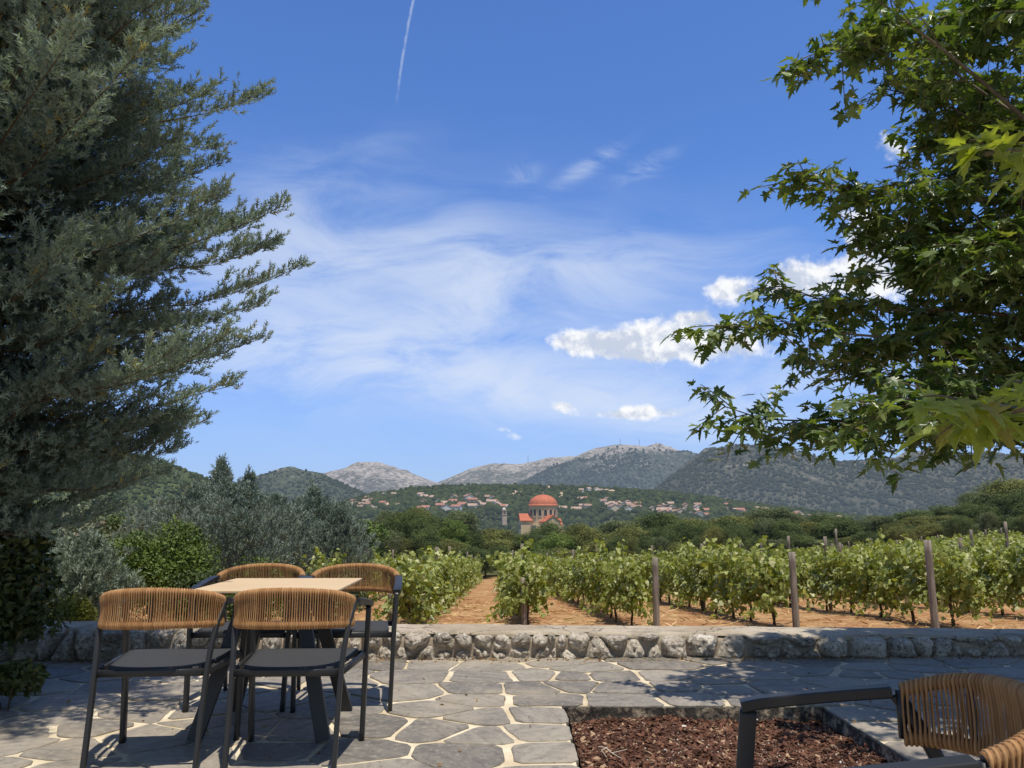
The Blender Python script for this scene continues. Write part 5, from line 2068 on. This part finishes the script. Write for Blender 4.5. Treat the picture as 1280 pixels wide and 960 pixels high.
# dark shrub on the terrace at the left edge
BRD = leaf_mat('terrace_shrub_leaf', (0.045, 0.063, 0.018), (0.158, 0.173, 0.051), (0.20, 0.16, 0.05), .08, .2, .5, .3, patch=.3, pscale=3)
shrub(-30, 622, 5.2, 205, 'dark leafy shrub in shade on the terrace at the left edge', 420, BRD, .055, 16000, 'leafy_shrub', zoff=0.0, ncl=90)
shrub(14, 832, 4.75, 105, 'low leafy sprigs spreading on the paving at the left edge', 421, BRD, .05, 1100, 'leafy_shrub', zoff=0.0, ncl=18, stem=.3)

# ================================================================== vineyard
VINE = leaf_mat('vine_leaf', (0.135, 0.172, 0.036), (0.46, 0.49, 0.145), (0.60, 0.60, 0.34), 0.16, 0.30, 0.45, 0.35, (1.35, 1.4, .35), pscale=2)
VWOOD = simple('vine_wood', (0.11, 0.078, 0.053), 0.95, 0.3, 9, 0.6, 0.01, 0.1)
POSTW = simple('weathered_post', (0.235, 0.200, 0.165), 0.9, 0.35, 5, 0.7, 0.012, 0.1, stretch=(5, 5, .5))
STAKE = simple('weathered_stake', (0.20, 0.165, 0.135), 0.9, 0.3, 5, 0.5, 0.01, 0.1, stretch=(4, 4, .5))
HOSE = simple('drip_hose', (0.018, 0.017, 0.016), 0.6)

VLEAF = (np.array([(0, 0, 0), (.34, -.10, .05), (.55, .28, -.03), (.34, .40, .07), (.30, .78, -.02), (0, 1.0, -.10), (-.30, .78, -.02), (-.34, .40, .07), (-.55, .28, -.03), (-.34, -.10, .05), (0, .36, .03)]),
         np.array([(10, i, (i + 1) % 10) for i in range(10)]))


def vine_crown(seed):
    rng = np.random.default_rng(seed)
    P, N = [], []
    for k in range(36):  # shoots rising from the arms along the wire, arching over
        x0 = rng.uniform(-.60, .60)
        b = np.array((rng.normal() * .05, x0, rng.uniform(.34, .76)))
        L = rng.uniform(.45, .92)
        d = np.array((rng.normal() * .24, rng.normal() * .28, 1.0))
        d /= np.linalg.norm(d)
        arch = np.array((rng.normal() * .22, rng.normal() * .15, -.30 * rng.random()))
        hang = rng.random() < .30
        if hang:
            d = np.array((rng.choice([-1, 1]) * .6, rng.normal() * .4, .45))
            arch = np.array((d[0] * .1, 0, -.95))
            L *= .75
        m = 27
        v = (np.arange(m) + rng.random(m)) / m
        q = b + d * (L * v)[:, None] + arch * (L * v * v)[:, None]
        side = nrm(rng.normal(size=(m, 3)) * np.array((1, .8, .35)))
        P.append(q + side * rng.uniform(.03, .11, (m, 1)))
        N.append(nrm(side + np.array((0, 0, .55))))
    P, N = np.concatenate(P), np.concatenate(N)
    n = len(P)
    dd = nrm(np.cross(np.cross(N, np.array((0, 0, -1.0))), N) + rng.normal(size=(n, 3)) * .45)
    nn = nrm(N + rng.normal(size=(n, 3)) * .35)
    X = nrm(np.cross(dd, nn))
    Z = np.cross(X, dd)
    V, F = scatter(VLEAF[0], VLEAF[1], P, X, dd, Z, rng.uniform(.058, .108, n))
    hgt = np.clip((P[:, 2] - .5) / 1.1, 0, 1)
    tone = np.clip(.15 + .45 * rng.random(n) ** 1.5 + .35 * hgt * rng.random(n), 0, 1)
    return np_mesh('crown', V, [F], False, np.repeat(tone, len(VLEAF[1])), mats=[VINE])


def vine_trunk(seed):
    r = random.Random(seed)
    q = MB()
    pts = [(r.uniform(-.02, .02), r.uniform(-.03, .03), z) for z in (-.05, .12, .25, .38, .50, .62)]
    q.tube(smooth_path(pts, 3), [.027 - .0007 * i for i in range(16)], 7)
    for s in (-1, 1):
        q.tube(smooth_path([pts[-1], (0, s * .18, .72), (.01, s * .40, .74), (0, s * .58, .75)], 3), [.02 - .001 * i for i in range(10)], 6)
    return q.mesh('trunk', VWOOD, True)


CROWNS = [vine_crown(700 + i) for i in range(9)]
VTRUNKS = [vine_trunk(i) for i in range(5)]

ROWS = [(-3, 20.0, 'row furthest left beside the cypresses'), (-2, 17.0, 'row glimpsed behind the far right chair'), (-1, 12.4, 'row left of the wide straw path'), (0, 13.0, 'middle row seen end on beside the straw path'),
        (1, 13.4, 'row behind the third thick post from the right'), (2, 13.5, 'row behind the second thick post from the right'), (3, 13.1, 'row behind the rightmost thick post'), (4, 11.8, 'first row right of the rightmost thick post'),
        (5, 12.0, 'second row right of the rightmost thick post'), (6, 14.0, 'third row right of the rightmost thick post'), (7, 16.0, 'fourth row right of the rightmost thick post'), (8, 18.0, 'fifth row right of the rightmost thick post'),
        (9, 20.0, 'sixth row right of the rightmost thick post'), (10, 22.0, 'far row high on the right edge of the vineyard'), (11, 24.5, 'furthest row at the right edge of the vineyard')]


def row_x(k, y):
    return 0.23 + 2.42 * k - 0.018 * (y - 14) + {-2: .5, -1: .45, 1: -.6, 2: -.45}.get(k, 0)


spots = []
for k, y0, nm in ROWS:
    y = y0 + .55
    i = 0
    yend = 55 if k < 3 else 56 - .8 * (k - 3)
    if k < -1:
        yend = 46
    while y < yend:
        spots.append((k, y + random.uniform(-.08, .08), i, nm))
        y += 1.22
        i += 1
# the vines that show largest stand on their own, the far ones run together
def seen_rank(s):
    k, y, i, nm = s
    x = row_x(k, y)
    a = abs((x / y) - .02)
    out = 0 if -.62 < x / y < .74 else 40
    return y + out + (14 if k < -1 else 0) + 1.2 * max(0, k - 4)
spots.sort(key=seen_rank)
NV = 296
nice = spots[:NV]
rest = spots[NV:]
for k, y, i, nm in nice:
    x = row_x(k, y)
    z = float(ground_z(x, y))
    sc_ = random.uniform(.92, 1.10) * (1.0 if k < 2 else 1.08)
    if i == 0:
        lb, gr = 'nearest grapevine of the ' + nm, None
    else:
        lb, gr = 'leafy green grapevine in the ' + nm, 'grapevines in the ' + nm
    t = thing('grapevine', lb, 'grapevine', (x + random.uniform(-.05, .05), y, z), random.choice([0, PI]) + random.uniform(-.12, .12) + .018, gr, (sc_ * random.uniform(.9, 1.15), sc_, sc_ * (1.0 if random.random() > .12 else .85)))
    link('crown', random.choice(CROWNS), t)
    link('trunk', random.choice(VTRUNKS), t)
if rest:
    VV, FF, RR, o = [], [], [], 0
    cache = {}
    for c in CROWNS:
        co = np.empty(len(c.vertices) * 3, np.float32)
        c.vertices.foreach_get('co', co)
        f = np.empty(len(c.polygons) * 3, np.int32)
        c.polygons.foreach_get('vertices', f)
        rr = np.empty(len(c.polygons), np.float32)
        c.attributes['rnd'].data.foreach_get('value', rr)
        cache[c.name] = (co.reshape(-1, 3), f.reshape(-1, 3), rr)
    keys = list(cache)
    for k, y, i, nm in rest:
        x = row_x(k, y)
        V, F, rr = cache[random.choice(keys)]
        VV.append(V * random.uniform(.92, 1.1) + np.array((x, y, float(ground_z(x, y)))))
        FF.append(F + o)
        RR.append(rr)
        o += len(V)
    tag(link('vines', np_mesh('vines', np.concatenate(VV), [np.concatenate(FF)], False, np.concatenate(RR), mats=[VINE])), 'far grapevines merging at the end of the vineyard', 'vineyard', kind='stuff')

# thick end posts, thinner stakes along the rows, black drip hose under the leaves
def post(x, y, top, r, lean, label, group=None, mat=POSTW, name='wooden_post'):
    z = float(ground_z(x, y))
    h = top - z
    q = MB()
    n = 9
    q.tube([(lean * u * h, .3 * lean * u * h, u * h - .1 * (1 - u)) for u in np.linspace(0, 1, n)], [r * (1.06 - .10 * u + .025 * math.sin(9 * u + x)) for u in np.linspace(0, 1, n)], 14)
    o = q.build(name, mat, None, True)
    for p in o.data.polygons:
        if len(p.vertices) > 4:
            p.use_smooth = False
    o.location = (x, y, z)
    tag(o, label, 'post', group)


for px, top, d, r, lb in ((1160, 675, 12.6, .056, 'thick weathered post in front of the vines, rightmost of the three'), (990, 690, 13.0, .054, 'thick weathered post in front of the vines, middle of the three'), (818, 697, 13.0, .053, 'thick weathered post in front of the vines, left of the three'),
                          (655, 722, 13.25, .05, 'dark post half hidden in leaves at the end of the middle vine row'), (522, 722, 17.6, .05, 'grey post in the leaves left of the straw path'), (547, 720, 22.2, .06, 'second grey post among vines left of the straw path'), (741, 700, 23.5, .065, 'slender grey post in the gap left of the three thick posts'),
                          (489, 738, 13.0, .05, 'dark post directly right of the far right chair')):
    p = at(px, top, d)
    post(p[0], d, p[2], r, random.uniform(-.015, .02), lb)
for k, y0, nm in ROWS:
    y = y0 + 5.5
    while y < 52:
        x = row_x(k, y)
        if -.5 < x / y < .72:
            post(x + .06, y, float(ground_z(x, y)) + random.uniform(1.45, 1.72), .04, random.uniform(-.03, .03), 'thin grey stake, ' + nm, 'stakes in the ' + nm, STAKE, 'wooden_stake')
        y += 6.1
for px, top, d, nm in ((1256, 652, 22, 'tall grey stake above the vines at the far right'), (1213, 662, 24, 'grey stake left of the tall one at the far right'), (1044, 661, 30, 'upright grey stake against the trees above the second thick post gap'), (985, 670, 25, 'grey stake standing just left of the middle thick post top'), (952, 674, 27, 'grey stake second left of the middle thick post'), (925, 675, 30, 'grey stake third left of the middle thick post')):
    p = at(px, top, d)
    post(p[0], d, p[2], .045, random.uniform(-.02, .02), nm, None, STAKE, 'wooden_stake')
for k, y0, nm in ROWS:
    if k < -1:
        continue
    ys = np.arange(y0 + .1, 50, 1.22)
    q = MB()
    q.tube([(row_x(k, y) + .03, y, float(ground_z(row_x(k, y), y)) + .44 + .03 * math.sin(y * 2.1 + k)) for y in ys], [.011] * len(ys), 6)
    tag(q.build('drip_hose', HOSE, None, True), 'black drip hose, ' + nm, 'hose')
